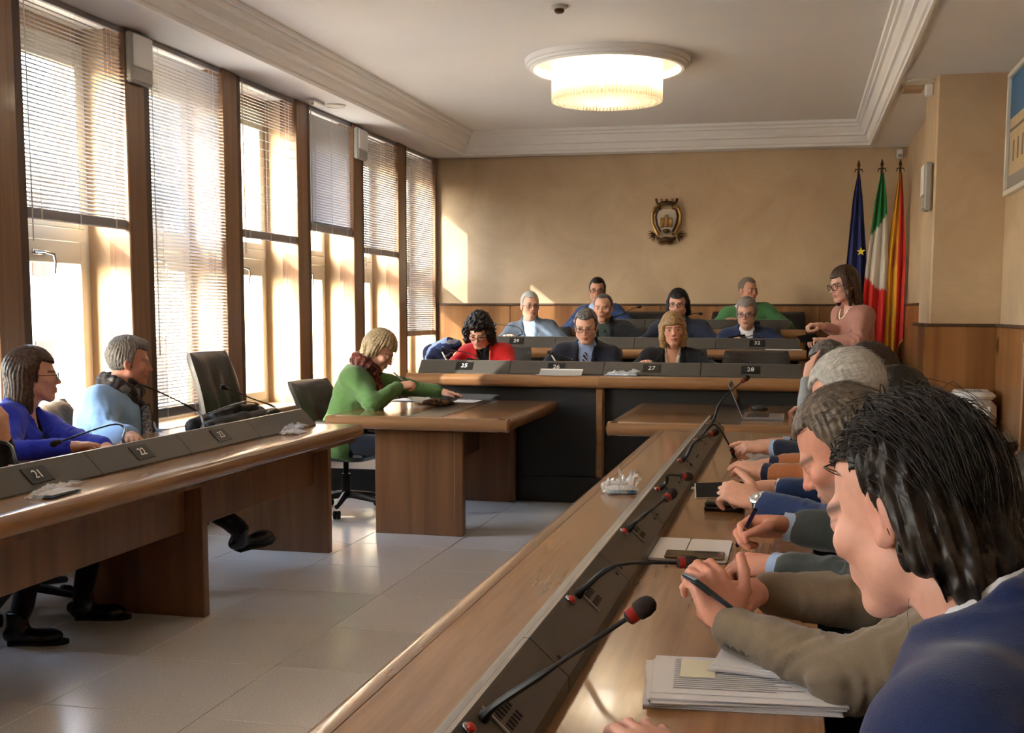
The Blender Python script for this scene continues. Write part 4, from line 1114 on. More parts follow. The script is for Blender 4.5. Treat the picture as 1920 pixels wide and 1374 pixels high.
    # --- spectacles
    if 'glasses' in sp:
        gm, gr, gw, gh = sp['glasses']; mb = MB(); gl = MB(); y0 = .1065
        hw = lambda p: hc+hs*(HR @ np.array(p))
        for s in (-1, 1):
            ring = []; c = (s*.0345, y0, .001)
            for j in range(20):
                a = 2*PI*j/20; px = abs(math.cos(a))**.75*math.copysign(1, math.cos(a))*gw; pz = abs(math.sin(a))**.75*math.copysign(1, math.sin(a))*gh
                ring.append((c[0]+px, y0-.010*((c[0]+px)/.06)**2, c[2]+pz))
            mb.tube([hw(p) for p in ring]+[hw(ring[0])], gr*hs, 6, cap=False)
            mb.tube([hw((s*(.0345+gw), y0-.012, .006)), hw((s*.077, y0-.03, .007)), hw((s*.0835, .02, .006)), hw((s*.084, -.02, .004)), hw((s*.08, -.038, -.012))], gr*hs, 6)
            gl.add([hw(p) for p in ring], [tuple(range(20))])
        mb.tube([hw((-.0345+gw-.002, y0-.001, .006)), hw((0, y0+.003, .009)), hw((.0345-gw+.002, y0-.001, .006))], gr*hs, 6)
        go = part('glasses', mb, gm, root, True); part('lens', gl, 'lens', go)
    sp['_'] = dict(T=T, N=N, hc=hc, HR=HR, arms=arms, ex=ex, ey=ey, ez=ez, k=k, front=front, root=root, SH=SH)
    return root
plain('shoe_leather', srgb(24, 24, 26), 0.25, bump=0.1, bscale=200)
def lens_mat(name):
    m, N, L, P = new_mat(name); N.remove(P)
    t = N.new('ShaderNodeBsdfTransparent'); t.inputs[0].default_value = (.93, .93, .94, 1); g = N.new('ShaderNodeBsdfGlossy'); g.inputs['Roughness'].default_value = .03
    mx = N.new('ShaderNodeMixShader'); mx.inputs[0].default_value = .07; L.new(t.outputs[0], mx.inputs[1]); L.new(g.outputs[0], mx.inputs[2]); L.new(mx.outputs[0], N['Material Output'].inputs[0])
lens_mat('lens')
plain('frame_black', srgb(26, 24, 24), 0.3); plain('frame_blue', srgb(52, 66, 110), 0.3); plain('frame_brown', srgb(74, 52, 44), 0.3); plain('frame_metal', srgb(120, 112, 104), 0.3, metal=.8)

# ------------------------------------------------------------------ the people
def seat_legs(hip, face, floor, mat, spread=.11, knee=.40, vox=.016, shoes=True, r=1.0, ankback=.02):
    hip = np.array(hip, float); a = math.radians(face); f = np.array([math.cos(a), math.sin(a), 0]); x = np.array([math.sin(a), -math.cos(a), 0]); pts = []; sh = []
    for s in (1, -1):
        h0 = hip+x*s*.085+np.array([0, 0, -.02]); kn = hip+x*s*spread+f*knee+np.array([0, 0, -.02]); an = hip+x*s*spread*1.1+f*(knee-ankback); an[2] = floor+.11
        pts.append((h0, kn, an)); a2 = an.copy(); a2[2] = floor+.085; sh.append((a2, a2+f*.13))
    P = np.array([p for q in pts for p in q]+[hip]); return dict(box=(P.min(0)-.16, P.max(0)+.16), pts=pts, mat=mat, vox=vox, shoes=sh if shoes else [], r=r)
BLACK = ('cloth_black', (26, 26, 29)); NAVY = ('cloth_navy', (30, 36, 56)); TROUS = ('cloth_trousers', (22, 22, 26))
def H(mat, **k): d = dict(mat=mat); d.update(k); return d
HB = ('hair_black', (14, 12, 12), (38, 32, 30)); HD = ('hair_dark', (26, 18, 14), (58, 42, 34)); HBR = ('hair_brown', (48, 34, 26), (92, 68, 52))
HNB = ('hair_nearblack', (16, 13, 12), (66, 56, 50)); HG = ('hair_grey', (108, 102, 96), (150, 144, 138)); HS = ('hair_silver', (158, 156, 152), (196, 194, 190)); HGB = ('hair_greybrown', (84, 74, 66), (128, 116, 104))
HBL = ('hair_blond', (112, 84, 52), (186, 150, 104)); HLB = ('hair_lightblond', (124, 106, 76), (190, 168, 130)); HDG = ('hair_darkgrey', (58, 54, 52), (120, 114, 110))
def bob(length, w=.084, back=.075, r=.028):
    o = []
    for s in (-1, 1):
        o += [((s*(w-.012), .025, .06), (s*w, .022, -length*.45), .026, r, .02), ((s*w, .022, -length*.45), (s*(w-.006), .020, -length), r, r*.75, .02),
              ((s*(w-.006), -.04, .03), (s*(w-.008), -.05, -length), .034, .030, .02)]
    o += [((0, -back, .03), (0, -back-.008, -length), .055, .045, .03), ((-.045, -back+.01, .0), (-.045, -back, -length), .04, .034, .03), ((.045, -back+.01, .0), (.045, -back, -length), .04, .034, .03)]
    return o
def tie_mat(name, c1, c2):
    m, N, L, P = new_mat(name); tc = N.new('ShaderNodeTexCoord'); w = N.new('ShaderNodeTexWave'); w.inputs['Scale'].default_value = 18; w.bands_direction = 'DIAGONAL'
    L.new(tc.outputs['Object'], w.inputs['Vector']); rp = N.new('ShaderNodeValToRGB'); rp.color_ramp.elements[0].position = .72; rp.color_ramp.elements[1].position = .78
    rp.color_ramp.elements[0].color = srgb(*c1); rp.color_ramp.elements[1].color = srgb(*c2); L.new(w.outputs['Fac'], rp.inputs[0]); L.new(rp.outputs[0], P.inputs['Base Color']); P.inputs['Roughness'].default_value = .5
    return m
tie_mat('tie_striped', (30, 34, 62), (190, 186, 188)); plain('tie_plain', srgb(56, 60, 84), .5); plain('tie_green', srgb(38, 52, 48), .5)

PEOPLE = []
def add(label, **sp): PEOPLE.append((label, sp))
# --- front podium row
add('woman in a red jacket writing at console 25', res='mid', fem=1, head=(-2.43, 8.90, 1.232), hip=(-2.40, 9.22, .60), face=270, look=272, nod=34, roll=3, floor=.18, skin=(226, 174, 152), eyes=.3,
    neckb=(-2.42, 9.03, 1.14), wrR=(-2.575, 8.70, .985), wrL=(-2.30, 8.70, .978), handR='pen', handL='curl', hdR=(.25, -.95, -.1), hdL=(-.9, -.45, -.05), hnR=(-.5, -.1, .85),
    hair=H(HB, curly=1, amp=.008, t=.022, top=.020, front=.055, side=.03, lumps=[((-.075, -.01, .02), (.05, .07, .07), .02), ((.075, -.01, .02), (.05, .07, .07), .02), ((0, -.07, .0), (.10, .06, .10), .02), ((0, .02, .10), (.085, .07, .045), .02)], locks=[((-.085, .02, .01), (-.10, .0, -.08), .04, .035, .02), ((.085, .02, .01), (.10, .0, -.08), .04, .035, .02), ((0, -.08, 0), (0, -.09, -.08), .07, .06, .02)]),
    glasses=('frame_brown', .0017, .026, .018), shirt=dict(mat=('knit_black', (24, 20, 22)), collar=1, cuff=0), top=dict(mat=('jacket_red', (188, 24, 28), .8), vee=(.14, .07), off=.020), legs=seat_legs((-2.40, 9.22, .60), 270, .18, BLACK))
add('man in a navy suit and striped tie writing at console 26', res='mid', head=(-1.585, 8.93, 1.272), hip=(-1.64, 9.24, .60), face=272, look=272, nod=16, floor=.18, skin=(222, 172, 146), eyes=.5, wide=1.12, deep=1.08, jaw=1.08, fw=1.04,
    wrR=(-1.735, 8.68, .972), wrL=(-1.50, 8.69, .972), handR='pen', handL='curl', hdR=(.35, -.9, -.1), hdL=(-.85, -.5, -.05), hnR=(-.5, -.1, .85), brow=(74, 64, 56),
    hair=H(HDG, t=.010, top=.010, front=.075, side=.012, flow=(-1, -.3, .1)), glasses=('frame_brown', .0019, .0265, .017), shirt=dict(mat=('shirt_blue', (150, 168, 208))), tie='tie_striped', top=dict(mat=('suit_midnight', (32, 34, 46)), vee=(.16, .075)), legs=seat_legs((-1.64, 9.24, .60), 272, .18, NAVY))
add('blonde woman in a black jacket and cream blouse speaking at console 27', res='mid', fem=1, head=(-.918, 8.95, 1.252), hip=(-.95, 9.24, .60), face=272, look=280, nod=3, roll=-4, floor=.18, skin=(216, 158, 132), lip=(164, 84, 76), wide=1.06,
    wrR=(-1.13, 8.72, .985), wrL=(-.56, 8.66, .985), handR='rest', handL='rest', hdL=(.75, -.6, -.1), poleR=(-.6, .3, -.6), poleL=(.6, .2, -.5),
    hair=H(HBL, t=.014, top=.008, front=.040, side=.03, recede=.0, amp=.0018, freq=60, locks=bob(.115, .080)), shirt=dict(mat=('blouse_cream', (226, 212, 186), .6), collar=1, cuff=0, neckcut=(.045, .38)), top=dict(mat=('jacket_black', (28, 28, 32)), vee=(.10, .085)), legs=seat_legs((-.95, 9.24, .60), 272, .18, BLACK))
# --- middle row
add('grey-haired man in a grey blue jacket at console 29', head=(-2.433, 10.72, 1.437), hip=(-2.40, 11.0, .75), face=272, look=298, nod=2, floor=.33, skin=(212, 164, 140), wrR=(-2.62, 10.45, 1.13), wrL=(-2.20, 10.45, 1.13), brow=(130, 120, 112),
    hair=H(HS, t=.008, top=.008, front=.076), glasses=('frame_black', .0014, .026, .016), shirt=dict(mat=('shirt_skyblue', (164, 188, 222))), top=dict(mat=('jacket_greyblue', (96, 108, 124), .85, .2, .22, 260), vee=(.10, .072)), legs=seat_legs((-2.40, 11.0, .75), 272, .33, NAVY))
add('balding man in a dark jacket and green shirt in the middle row', head=(-1.748, 10.75, 1.420), hip=(-1.66, 11.02, .75), face=270, look=268, nod=6, floor=.33, skin=(206, 156, 130), wrR=(-1.86, 10.42, 1.12), wrL=(-1.44, 10.45, 1.12), fw=1.05, jaw=1.1, stubble=.5,
    hair=H(HDG, t=.006, top=.0, front=.092, recede=.55), shirt=dict(mat=('shirt_darkgreen', (52, 66, 62))), tie='tie_green', top=dict(mat=('jacket_black', (28, 28, 32)), vee=(.14, .07)), legs=seat_legs((-1.66, 11.02, .75), 270, .33, BLACK))
add('dark-haired man in glasses behind the blonde woman', head=(-1.06, 10.75, 1.452), hip=(-1.03, 11.02, .75), face=270, look=266, nod=4, floor=.33, skin=(214, 166, 144), stubble=.5, wide=1.12, fw=1.06, wrR=(-1.30, 10.42, 1.12), wrL=(-.78, 10.45, 1.12),
    hair=H(HB, t=.016, top=.012, front=.058, side=.022, locks=[((-.08, -.01, .02), (-.088, -.03, -.075), .03, .028, .02), ((.08, -.01, .02), (.09, -.03, -.08), .03, .030, .02), ((0, -.08, 0), (0, -.085, -.08), .06, .05, .02)]), glasses=('frame_black', .002, .0275, .018), shirt=dict(mat=('shirt_skyblue', (164, 188, 222))), top=dict(mat=('suit_navy', (34, 40, 58)), vee=(.16, .07)), legs=seat_legs((-1.03, 11.02, .75), 270, .33, NAVY))
add('man with blue glasses and a tie leaning over console 32', head=(-.436, 10.56, 1.372), hip=(-.40, 11.0, .75), face=268, look=262, nod=8, floor=.33, skin=(214, 168, 144), wrR=(-.55, 10.40, 1.13), wrL=(-.22, 10.38, 1.12), handR='phone', hdR=(.55, -.6, .3), wide=1.08, brow=(90, 84, 80),
    hair=H(HG, t=.014, top=.016, front=.070, curly=1, amp=.004), glasses=('frame_blue', .0022, .027, .018), shirt=dict(mat=('shirt_white', (224, 224, 228))), tie='tie_plain', top=dict(mat=('suit_blue', (36, 46, 78)), vee=(.16, .07)), legs=seat_legs((-.40, 11.0, .75), 268, .33, NAVY))
# --- rear row
add('man in a dark blue sweater and glasses in the rear row', head=(-2.022, 12.05, 1.598), hip=(-1.98, 12.32, .92), face=270, look=276, nod=2, floor=.48, skin=(204, 152, 126), stubble=.7, beard=(60, 50, 46), wrR=(-2.2, 11.8, 1.28), wrL=(-1.78, 11.8, 1.28),
    hair=H(HD, t=.010, top=.010, front=.078), glasses=('frame_black', .0018, .026, .017), shirt=dict(mat=('shirt_skyblue', (164, 188, 222)), cuff=0), top=dict(name='sweater', kind='crew', mat=('sweater_blue', (40, 60, 104)), neckhole=(.062, .505)), legs=seat_legs((-1.98, 12.32, .92), 270, .48, TROUS, knee=.36))
add('man in a green sweater looking aside in the rear row', head=(-.484, 12.05, 1.60), hip=(-.45, 12.32, .92), face=275, look=312, nod=4, floor=.48, skin=(206, 152, 126), wide=1.12, fw=1.04, wrR=(-.70, 11.8, 1.28), wrL=(-.22, 11.82, 1.28), brow=(90, 80, 72),
    hair=H(HGB, t=.007, top=.004, front=.080, recede=.4), shirt=dict(mat=('shirt_white', (224, 224, 228)), cuff=0), top=dict(name='sweater', kind='crew', mat=('sweater_green', (74, 124, 76)), neckhole=(.060, .505), off=.024), legs=seat_legs((-.45, 12.32, .92), 275, .48, TROUS, knee=.36))
# --- standing woman
add('woman in a dusty pink sweater standing by the flags', res='mid', fem=1, head=(.325, 8.90, 1.592), hip=(.45, 9.0, .93), neckb=(.385, 8.945, 1.452), face=205, look=212, nod=14, skin=(222, 172, 152), wide=1.05,
    wrR=(.175, 8.80, 1.292), elR=(.43, 8.96, 1.20), wrL=(.20, 8.66, 1.185), handR='curl', handL='phone', hdR=(-.9, -.35, .1), hdL=(-.85, -.3, .15), poleL=(.2, -.8, -.6),
    hair=H(HBR, t=.012, top=.006, front=.062, side=.02, locks=bob(.14, .078, .07, .022)), glasses=('frame_black', .0023, .0285, .0215), top=dict(name='sweater', kind='crew', mat=('sweater_pink', (172, 122, 108), .9), neckhole=(.075, .485), off=.026, low=-.22, cut=.05), shirt=dict(mat=('sweater_pink', (172, 122, 108), .9), collar=0, cuff=0, neckcut=(.06, .47)),
    legs=dict(box=((.2, 8.75, -.02), (.72, 9.3, 1.1)), pts=[((.42, 8.93, .90), (.40, 8.92, .48), (.42, 8.95, .10)), ((.50, 9.08, .90), (.49, 9.08, .48), (.52, 9.12, .10))], mat=('trousers_cream', (206, 194, 170)), shoes=[((.42, 8.95, .085), (.30, 8.90, .085)), ((.52, 9.12, .085), (.40, 9.07, .085))], vox=.014))
# --- clerk
add('woman in a green sweater and patterned scarf writing at the left table', res='mid', fem=1, head=(-2.745, 7.50, 1.118), hip=(-3.0, 7.42, .52), face=8, look=2, nod=34, skin=(222, 170, 148), eyes=.3, neckb=(-2.845, 7.47, 1.02), wide=1.08, deep=1.08, shz=-.01,
    wrR=(-2.56, 7.36, .895), wrL=(-2.37, 7.68, .842), handR='pen', handL='flat', hdR=(.85, .45, .15), hnR=(.1, -.5, .8), hdL=(.85, .3, -.15), poleR=(-.15, -.8, -.6),
    hair=H(HLB, t=.018, top=.014, front=.055, side=.022, amp=.004, freq=26, lumps=[((0, -.06, .03), (.085, .07, .08), .02)], locks=[((0, -.075, .0), (0, -.07, -.065), .055, .045, .02), ((-.078, -.02, .02), (-.08, -.03, -.04), .028, .024, .02), ((.078, -.02, .02), (.08, -.03, -.04), .028, .024, .02)]),
    glasses=('frame_metal', .0011, .025, .015), top=dict(name='sweater', kind='crew', mat=('sweater_leaf', (88, 122, 70), .9), neckhole=(.055, .51), off=.030, arm=1.08, low=-.12), legs=seat_legs((-3.0, 7.42, .52), 5, 0, ('trousers_navy', (26, 30, 40)), knee=.42))
# --- left row
add('man in a pale blue sweater and grey scarf behind the left desk', res='mid', head=(-3.45, 5.60, 1.115), hip=(-3.58, 5.46, .50), face=12, look=32, nod=6, skin=(196, 136, 112), hand_skin=(214, 160, 132), wide=1.12, deep=1.18, brow=(120, 110, 104), neckb=(-3.50, 5.555, .975), jaw=1.05,
    wrR=(-3.10, 5.02, .795), wrL=(-3.20, 5.52, .70), handR='rest', handL='rest', hdR=(.45, -.85, -.05), elR=(-3.34, 5.18, .79), elL=(-3.42, 5.72, .70),
    hair=H(HG, t=.012, top=.010, front=.070, side=.012, amp=.004, flow=(0, -1, .1), lumps=[((0, .03, .105), (.06, .06, .03), .02)]), top=dict(name='sweater', kind='crew', mat=('sweater_paleblue', (132, 164, 200), .9), neckhole=(.07, .5), off=.030, arm=1.12, low=-.12),
    legs=dict(box=((-3.75, 5.1, -.05), (-2.55, 6.05, .70)), pts=[((-3.55, 5.55, .50), (-3.15, 5.40, .56), (-2.86, 5.62, .25)), ((-3.55, 5.38, .50), (-3.15, 5.20, .48), (-3.12, 5.05, .12))], mat=TROUS, shoes=[((-2.86, 5.64, .205), (-2.77, 5.80, .225)), ((-3.12, 5.05, .085), (-2.98, 4.98, .085))], sup=[(.45, .25, .8), (0, 0, 1)], vox=.012))
add('woman in a royal blue blazer and glasses behind the left desk', res='mid', fem=1, head=(-3.45, 4.79, 1.088), hip=(-3.50, 4.66, .50), face=8, look=38, nod=2, skin=(212, 160, 136), neckb=(-3.47, 4.74, .945),
    wrR=(-3.08, 4.50, .80), wrL=(-2.98, 4.62, .79), handR='rest', handL='curl', hdL=(.5, -.7, -.05),
    hair=H(HBR, t=.013, top=.006, front=.060, side=.016, locks=bob(.165, .076, .075, .018)[2:3]+bob(.165, .076, .075, .018)[5:]+[((-.07, -.03, .05), (-.078, -.03, -.16), .028, .024, .02), ((.07, -.03, .05), (.078, -.03, -.16), .028, .024, .02)]),
    glasses=('frame_black', .0017, .027, .017), shirt=dict(mat=('knit_black', (24, 20, 22)), collar=0, cuff=0, neckcut=(.05, .44)), top=dict(mat=('blazer_royal', (38, 54, 190), .8), vee=(.06, .085), off=.022), legs=dict(box=((-3.7, 4.1, -.05), (-2.7, 4.95, .66)), pts=[((-3.48, 4.58, .48), (-3.12, 4.35, .47), (-3.14, 4.21, .13)), ((-3.48, 4.75, .48), (-3.10, 4.72, .47), (-3.12, 4.62, .12))], mat=BLACK, shoes=[((-3.15, 4.20, .085), (-3.02, 4.24, .085)), ((-3.12, 4.62, .085), (-2.98, 4.66, .085))], vox=.012, r=.9))
add('person in a dark jacket at the left picture edge raising a hand', head=(-3.50, 3.93, 1.10), hip=(-3.52, 3.86, .50), face=5, look=20, nod=0, skin=(206, 156, 134), wrR=(-3.1, 3.70, .80), wrL=(-3.06, 4.045, .885), elL=(-3.12, 4.10, .775), handL='curl', hdL=(.05, -.1, 1), hnL=(1, .2, 0),
    hair=H(HD), shirt=dict(mat=('shirt_white', (224, 224, 228))), top=dict(mat=('jacket_black', (28, 28, 32))), legs=seat_legs((-3.52, 3.86, .50), 5, 0, BLACK, knee=.30, ankback=.32))
# --- right row, from the camera outwards
def near_flow(p):
    b = min(max((p[1]+.10)/.12, 0), 1); return np.array([0, -b, -.25-1.2*(1-b)-5*max(0, .03-p[2])])
add('man with long dark hair in a navy blazer in the right foreground', res='near', hs=.97, head=(.135, 1.42, 1.170), hip=(.37, 1.24, .50), neckb=(.207, 1.35, 1.068), shz=-.012, face=160, look=143, nod=22, roll=0, skin=(224, 168, 146), wide=1.12, deep=1.1, neck=.058,
    wrL=(.02, .99, .80), elL=(.27, .97, .82), wrR=(-.15, 1.465, .80), elR=(.14, 1.50, .80), handR='rest', handL='rest', hdR=(-.35, .75, .22), brow=(50, 42, 38), ear=1.12,
    hair=H(HNB, t=.006, top=.0, front=.076, side=.0, burn=.02, amp=.005, freq=30, drop=.03, flowfn=near_flow, locks=[((-.066, -.040, .05), (-.078, -.050, -.06), .030, .024, .02), ((.066, -.040, .05), (.078, -.050, -.06), .030, .024, .02), ((0, -.075, .03), (0, -.085, -.085), .040, .036, .03), ((-.045, -.065, .0), (-.055, -.078, -.10), .032, .026, .02), ((.045, -.065, .0), (.055, -.078, -.10), .032, .026, .02)], strands=[(1900, .10, .0012, .35, .9), (1000, .14, .0008, .5, 1.1), (110, .14, .0005, 1.0, 1.0)]),
    shirt=dict(mat=('shirt_white', (224, 224, 228))), top=dict(mat=('blazer_navy', (30, 42, 84), .85, .25, .12, 240), off=.024, arm=1.12), legs=seat_legs((.50, 1.02, .50), 180, 0, NAVY))
add('man in a taupe jacket holding up a dark phone', res='near', head=(.225, 2.05, 1.105), hip=(.44, 2.02, .46), neckb=(.285, 2.04, .985), face=178, look=175, nod=20, skin=(214, 152, 130), wide=1.12, eyes=.3,
    wrL=(-.105, 2.13, .822), elL=(.10, 1.95, .80), wrR=(-.045, 2.26, .86), elR=(.17, 2.30, .84), handL='phone', handR='curl', hdL=(-.42, .25, .75), hnL=(.5, -.75, .3), hdR=(-.85, -.35, .1), hnR=(.1, .3, .9), hsc=1.08, bdirL=(-.1, -.75, -.65), cutL=.012,
    hair=H(HD, t=.008, top=.002), shirt=dict(mat=('shirt_white', (224, 224, 228)), cuff=0), top=dict(mat=('jacket_taupe', (124, 108, 88), .9, .25, .16, 300), off=.022, arm=1.05, cut=.012, buttons=['L'], bmat='button_taupe'), legs=seat_legs((.42, 2.02, .50), 178, 0, BLACK))
add('greying man in a charcoal jacket writing with a pen', res='near', head=(.108, 2.62, 1.098), hip=(.44, 2.70, .46), neckb=(.19, 2.64, .985), face=180, look=172, nod=34, skin=(214, 152, 130), stubble=.8, beard=(170, 160, 152), brow=(96, 84, 76), eyes=.3, wide=1.12,
    wrL=(-.03, 2.76, .80), elL=(.20, 2.60, .80), wrR=(-.01, 2.97, .86), elR=(.23, 2.95, .85), handL='curl', handR='pen', hdL=(-.8, .45, .0), hdR=(-.85, -.25, .05), hnR=(-.1, .6, .75), hnL=(.1, -.3, .9), hsc=1.1, cuffx=-.02,
    hair=H(HGB, t=.009, top=.006, front=.078, amp=.003, flow=(.2, -1, -.1), strands=[(700, .05, .0009, .6, .3)]), shirt=dict(mat=('shirt_skyblue', (164, 188, 222))), top=dict(mat=('jacket_charcoal', (62, 66, 64), .9, .2, .2, 320), off=.022, arm=1.1, cut=.045), legs=seat_legs((.48, 2.72, .50), 180, 0, TROUS))
add('silver-haired man in a blue jacket with a wristwatch and phone', res='mid', head=(.145, 3.36, 1.155), hip=(.45, 3.42, .50), neckb=(.22, 3.38, 1.02), face=178, look=162, nod=30, skin=(216, 164, 142), wide=1.1, eyes=.3,
    wrL=(-.10, 3.50, .835), elL=(.12, 3.36, .80), wrR=(-.06, 3.80, .83), elR=(.17, 3.76, .82), handL='phone', handR='curl', hdL=(-.85, .30, .28), hnL=(.2, -.55, .75), hdR=(-.9, -.2, .1), hsc=1.1,
    hair=H(HS, t=.010, top=.006, amp=.0025, front=.074, strands=[(600, .035, .0009, .6, .2)], flow=(.3, -1, 0)), shirt=dict(mat=('shirt_white', (224, 224, 228)), cuff=1), top=dict(mat=('jacket_blue', (36, 54, 96), .85, .25, .12, 240), off=.020, arm=1.0, cut=.035, buttons=['L'], bmat='button_pale'), legs=seat_legs((.45, 3.42, .50), 178, 0, NAVY))
add('black-haired person in a rust jacket with navy cuffs', head=(.335, 4.12, 1.072), hip=(.50, 4.15, .46), face=180, look=176, nod=24, skin=(214, 162, 138),
    wrL=(-.10, 4.30, .815), elL=(.14, 4.18, .81), wrR=(-.08, 4.52, .815), handL='rest', handR='rest', hdL=(-.7, .5, .2), hair=H(HB, t=.012, top=.008), shirt=dict(mat=('knit_navy', (34, 38, 64)), collar=0, cuff=1), top=dict(mat=('jacket_rust', (158, 96, 58), .9), cut=.05), cuffx=-.01, legs=seat_legs((.48, 4.15, .49), 180, 0, TROUS))
add('brown-haired person in a navy jacket with pale blue cuffs', head=(.285, 4.90, 1.118), hip=(.48, 4.92, .49), face=180, look=150, nod=14, skin=(214, 162, 138), wrL=(-.10, 4.98, .83), elL=(.13, 4.9, .81), wrR=(-.06, 5.25, .815), handL='up', handR='rest', hdL=(-.95, .1, .0), hnL=(.1, -.35, .9), hsc=1.05,
    hair=H(HD, t=.020, top=.014, amp=.004, locks=bob(.06, .082, .08)), shirt=dict(mat=('shirt_skyblue', (164, 188, 222))), top=dict(mat=('suit_navy', (34, 40, 58)), cut=.05), legs=seat_legs((.48, 4.92, .49), 180, 0, NAVY))
add('person with one hand on the forehead working at the laptop', head=(.175, 6.95, 1.092), hip=(.48, 7.05, .48), face=182, look=178, nod=20, skin=(212, 158, 136), neckb=(.25, 6.98, .965), wrL=(.07, 6.84, 1.015), elL=(.06, 6.80, .78), wrR=(.10, 7.36, .805), handL='up', handR='curl', hdL=(.15, .25, .95), hnL=(-.7, -.6, .2), hdR=(-.95, -.1, 0), hsc=1.05,
    hair=H(HDG, t=.010, top=.008), shirt=dict(mat=('shirt_white', (224, 224, 228))), top=dict(mat=('jacket_tweed', (150, 152, 152), .9, .2, .25, 300)), legs=seat_legs((.48, 7.05, .48), 182, 0, TROUS))
plain('button_taupe', srgb(92, 82, 72), .4); plain('button_pale', srgb(200, 200, 206), .3)
import time as _time
_t0 = _time.time(); PR = {}
for lab, sp in PEOPLE:
    person(lab, sp); PR[lab] = sp['_']
print('people', round(_time.time()-_t0, 1))

# ------------------------------------------------------------------ chairs
def make_chair(hb, label):
    """swivel chair facing +y, origin on the floor below the seat"""
    r = thing('swivel_chair', label, 'chair', (0, 0, 0))
    st = MB()
    def slab(cx, cz_fn, w_fn, t, rows, cols, bend, crease):
        pass
    # backrest: curved padded slab with soft creases
    R, C = 16, 13; vs = []; fs = []; z0, z1 = .50, hb
    def bp_(i, j, side):
        v = i/(R-1); u = j/(C-1)*2-1; z = z0+(z1-z0)*v; w = .235+.025*math.sin(v*PI*.8)-.03*max(0, v-.9)*10*.3
        y = -.235-.12*(v**1.15)+.05*math.sin(v*PI*.9)+.045*u*u
        e = (1-abs(u)**5)*(1-abs(2*v-1)**9); th = (.045 if side > 0 else .03)*max(e, 0)**.4
        cr = .007*math.sin(11*u+5*v+2*math.sin(6*v))*e+.006*math.sin(19*u*(1-v)+3)*e*(1-v) if side > 0 else 0
        return (u*w, y+side*(th+.012)+cr, z)
    for side in (1, -1):
        for i in range(R):
            for j in range(C): vs.append(bp_(i, j, side))
    N_ = R*C
    for i in range(R-1):
        for j in range(C-1):
            a = i*C+j; fs.append((a, a+1, a+C+1, a+C)); b = a+N_; fs.append((b, b+C, b+C+1, b+1))
    for i in range(R-1):
        for j in (0, C-1): a = i*C+j; fs.append((a, a+C, a+C+N_, a+N_))
    for j in range(C-1):
        for i in (0, R-1): a = i*C+j; fs.append((a, a+1, a+1+N_, a+N_))
    part('backrest', MB().add(vs, fs), 'leather', r, True)
    # seat cushion
    vs = []; fs = []; R2 = 12
    for side in (1, -1):
        for i in range(R2):
            for j in range(R2):
                u = i/(R2-1)*2-1; v = j/(R2-1)*2-1; e = max((1-abs(u)**6)*(1-abs(v)**6), 0)**.4
                vs.append((u*.25, v*.245+.02, .43+side*(.012+.045*e)-(.02*max(0, v-.5) if side > 0 else 0)))
    N_ = R2*R2
    for i in range(R2-1):
        for j in range(R2-1):
            a = i*R2+j; fs.append((a, a+1, a+R2+1, a+R2)); fs.append((a+N_, a+R2+N_, a+R2+1+N_, a+1+N_))
        for j in (0, R2-1): a = i*R2+j; fs.append((a, a+R2, a+R2+N_, a+N_)); b = j*R2+i; fs.append((b, b+1, b+1+N_, b+N_))
    part('seat', MB().add(vs, fs), 'leather', r, True)
    for s in (-1, 1):
        a = MB().tube([(s*.25, -.20, .42), (s*.285, -.16, .56), (s*.285, -.05, .645), (s*.285, .12, .65), (s*.28, .19, .62), (s*.25, .18, .42)], [.014, .016, .018, .018, .017, .014], 8)
        part('armrest', a, 'black_plastic', r, True)
    part('back_bracket', MB().tube([(0, -.10, .40), (0, -.26, .41), (0, -.29, .50), (0, -.30, .62)], [.03, .03, .028, .02], 8, flat=.4), 'black_plastic', r, True)
    part('gas_column', MB().lathe([(.032, .10), (.030, .27), (.019, .27), (.019, .39), (.06, .39), (.07, .405)], n=16), 'black_plastic', r, True)
    for k in range(5):
        a = 2*PI*k/5+.3; d = Vector((math.cos(a), math.sin(a), 0)); p = Vector((-d.y, d.x, 0))
        leg = part('base_leg', MB().tube([d*.03+Vector((0, 0, .125)), d*.17+Vector((0, 0, .105)), d*.30+Vector((0, 0, .085))], [.026, .022, .016], 8), 'black_plastic', r, True)
        e = d*.30
        cs = MB()
        for s in (-1, 1): cs.add(*(lambda q: (q.v, q.f))(MB().lathe([(.010, -.011), (.028, -.009), (.029, 0), (.028, .009), (.010, .011)], n=14).xform(frame4(e+p*.013*s+Vector((0, 0, .0295)), d, Vector((0, 0, 1)).cross(Vector((0,0,0.0001)))+Vector((0, 0, 1))))))
        part('caster', cs, 'rubber', leg, True)
    return r
CH = make_chair(.91, 'black leather chair of the woman in green'); CHT = make_chair(1.12, 'empty high-backed leather chair behind the black bag')
_placed = set()
def chair(x, y, face, label, z=0.0, tall=False):
    pr = CHT if tall else CH; rz = math.radians(face-90)
    if pr.name not in _placed:
        _placed.add(pr.name); pr.location = (x, y, z); pr.rotation_euler = (0, 0, rz); pr['label'] = label; pr['group'] = 'leather swivel chairs'; return pr
    return copy_tree(pr, None, (x, y, z), label, 'leather swivel chairs', rz)
def behind(hip, face, d=.03): a = math.radians(face); return hip[0]+math.cos(a)*d, hip[1]+math.sin(a)*d
chair(-3.02, 7.56, -8, 'black leather swivel chair under the woman in green')
chair(-3.46, 7.0, 0, 'empty high-backed black leather chair behind the black bag', tall=True)
chair(-3.56, 5.50, 14, 'black leather chair behind the man in pale blue')
chair(-3.52, 4.68, 5, 'black leather chair under the woman in royal blue')
chair(-3.54, 3.84, 5, 'black leather chair at the left picture edge')
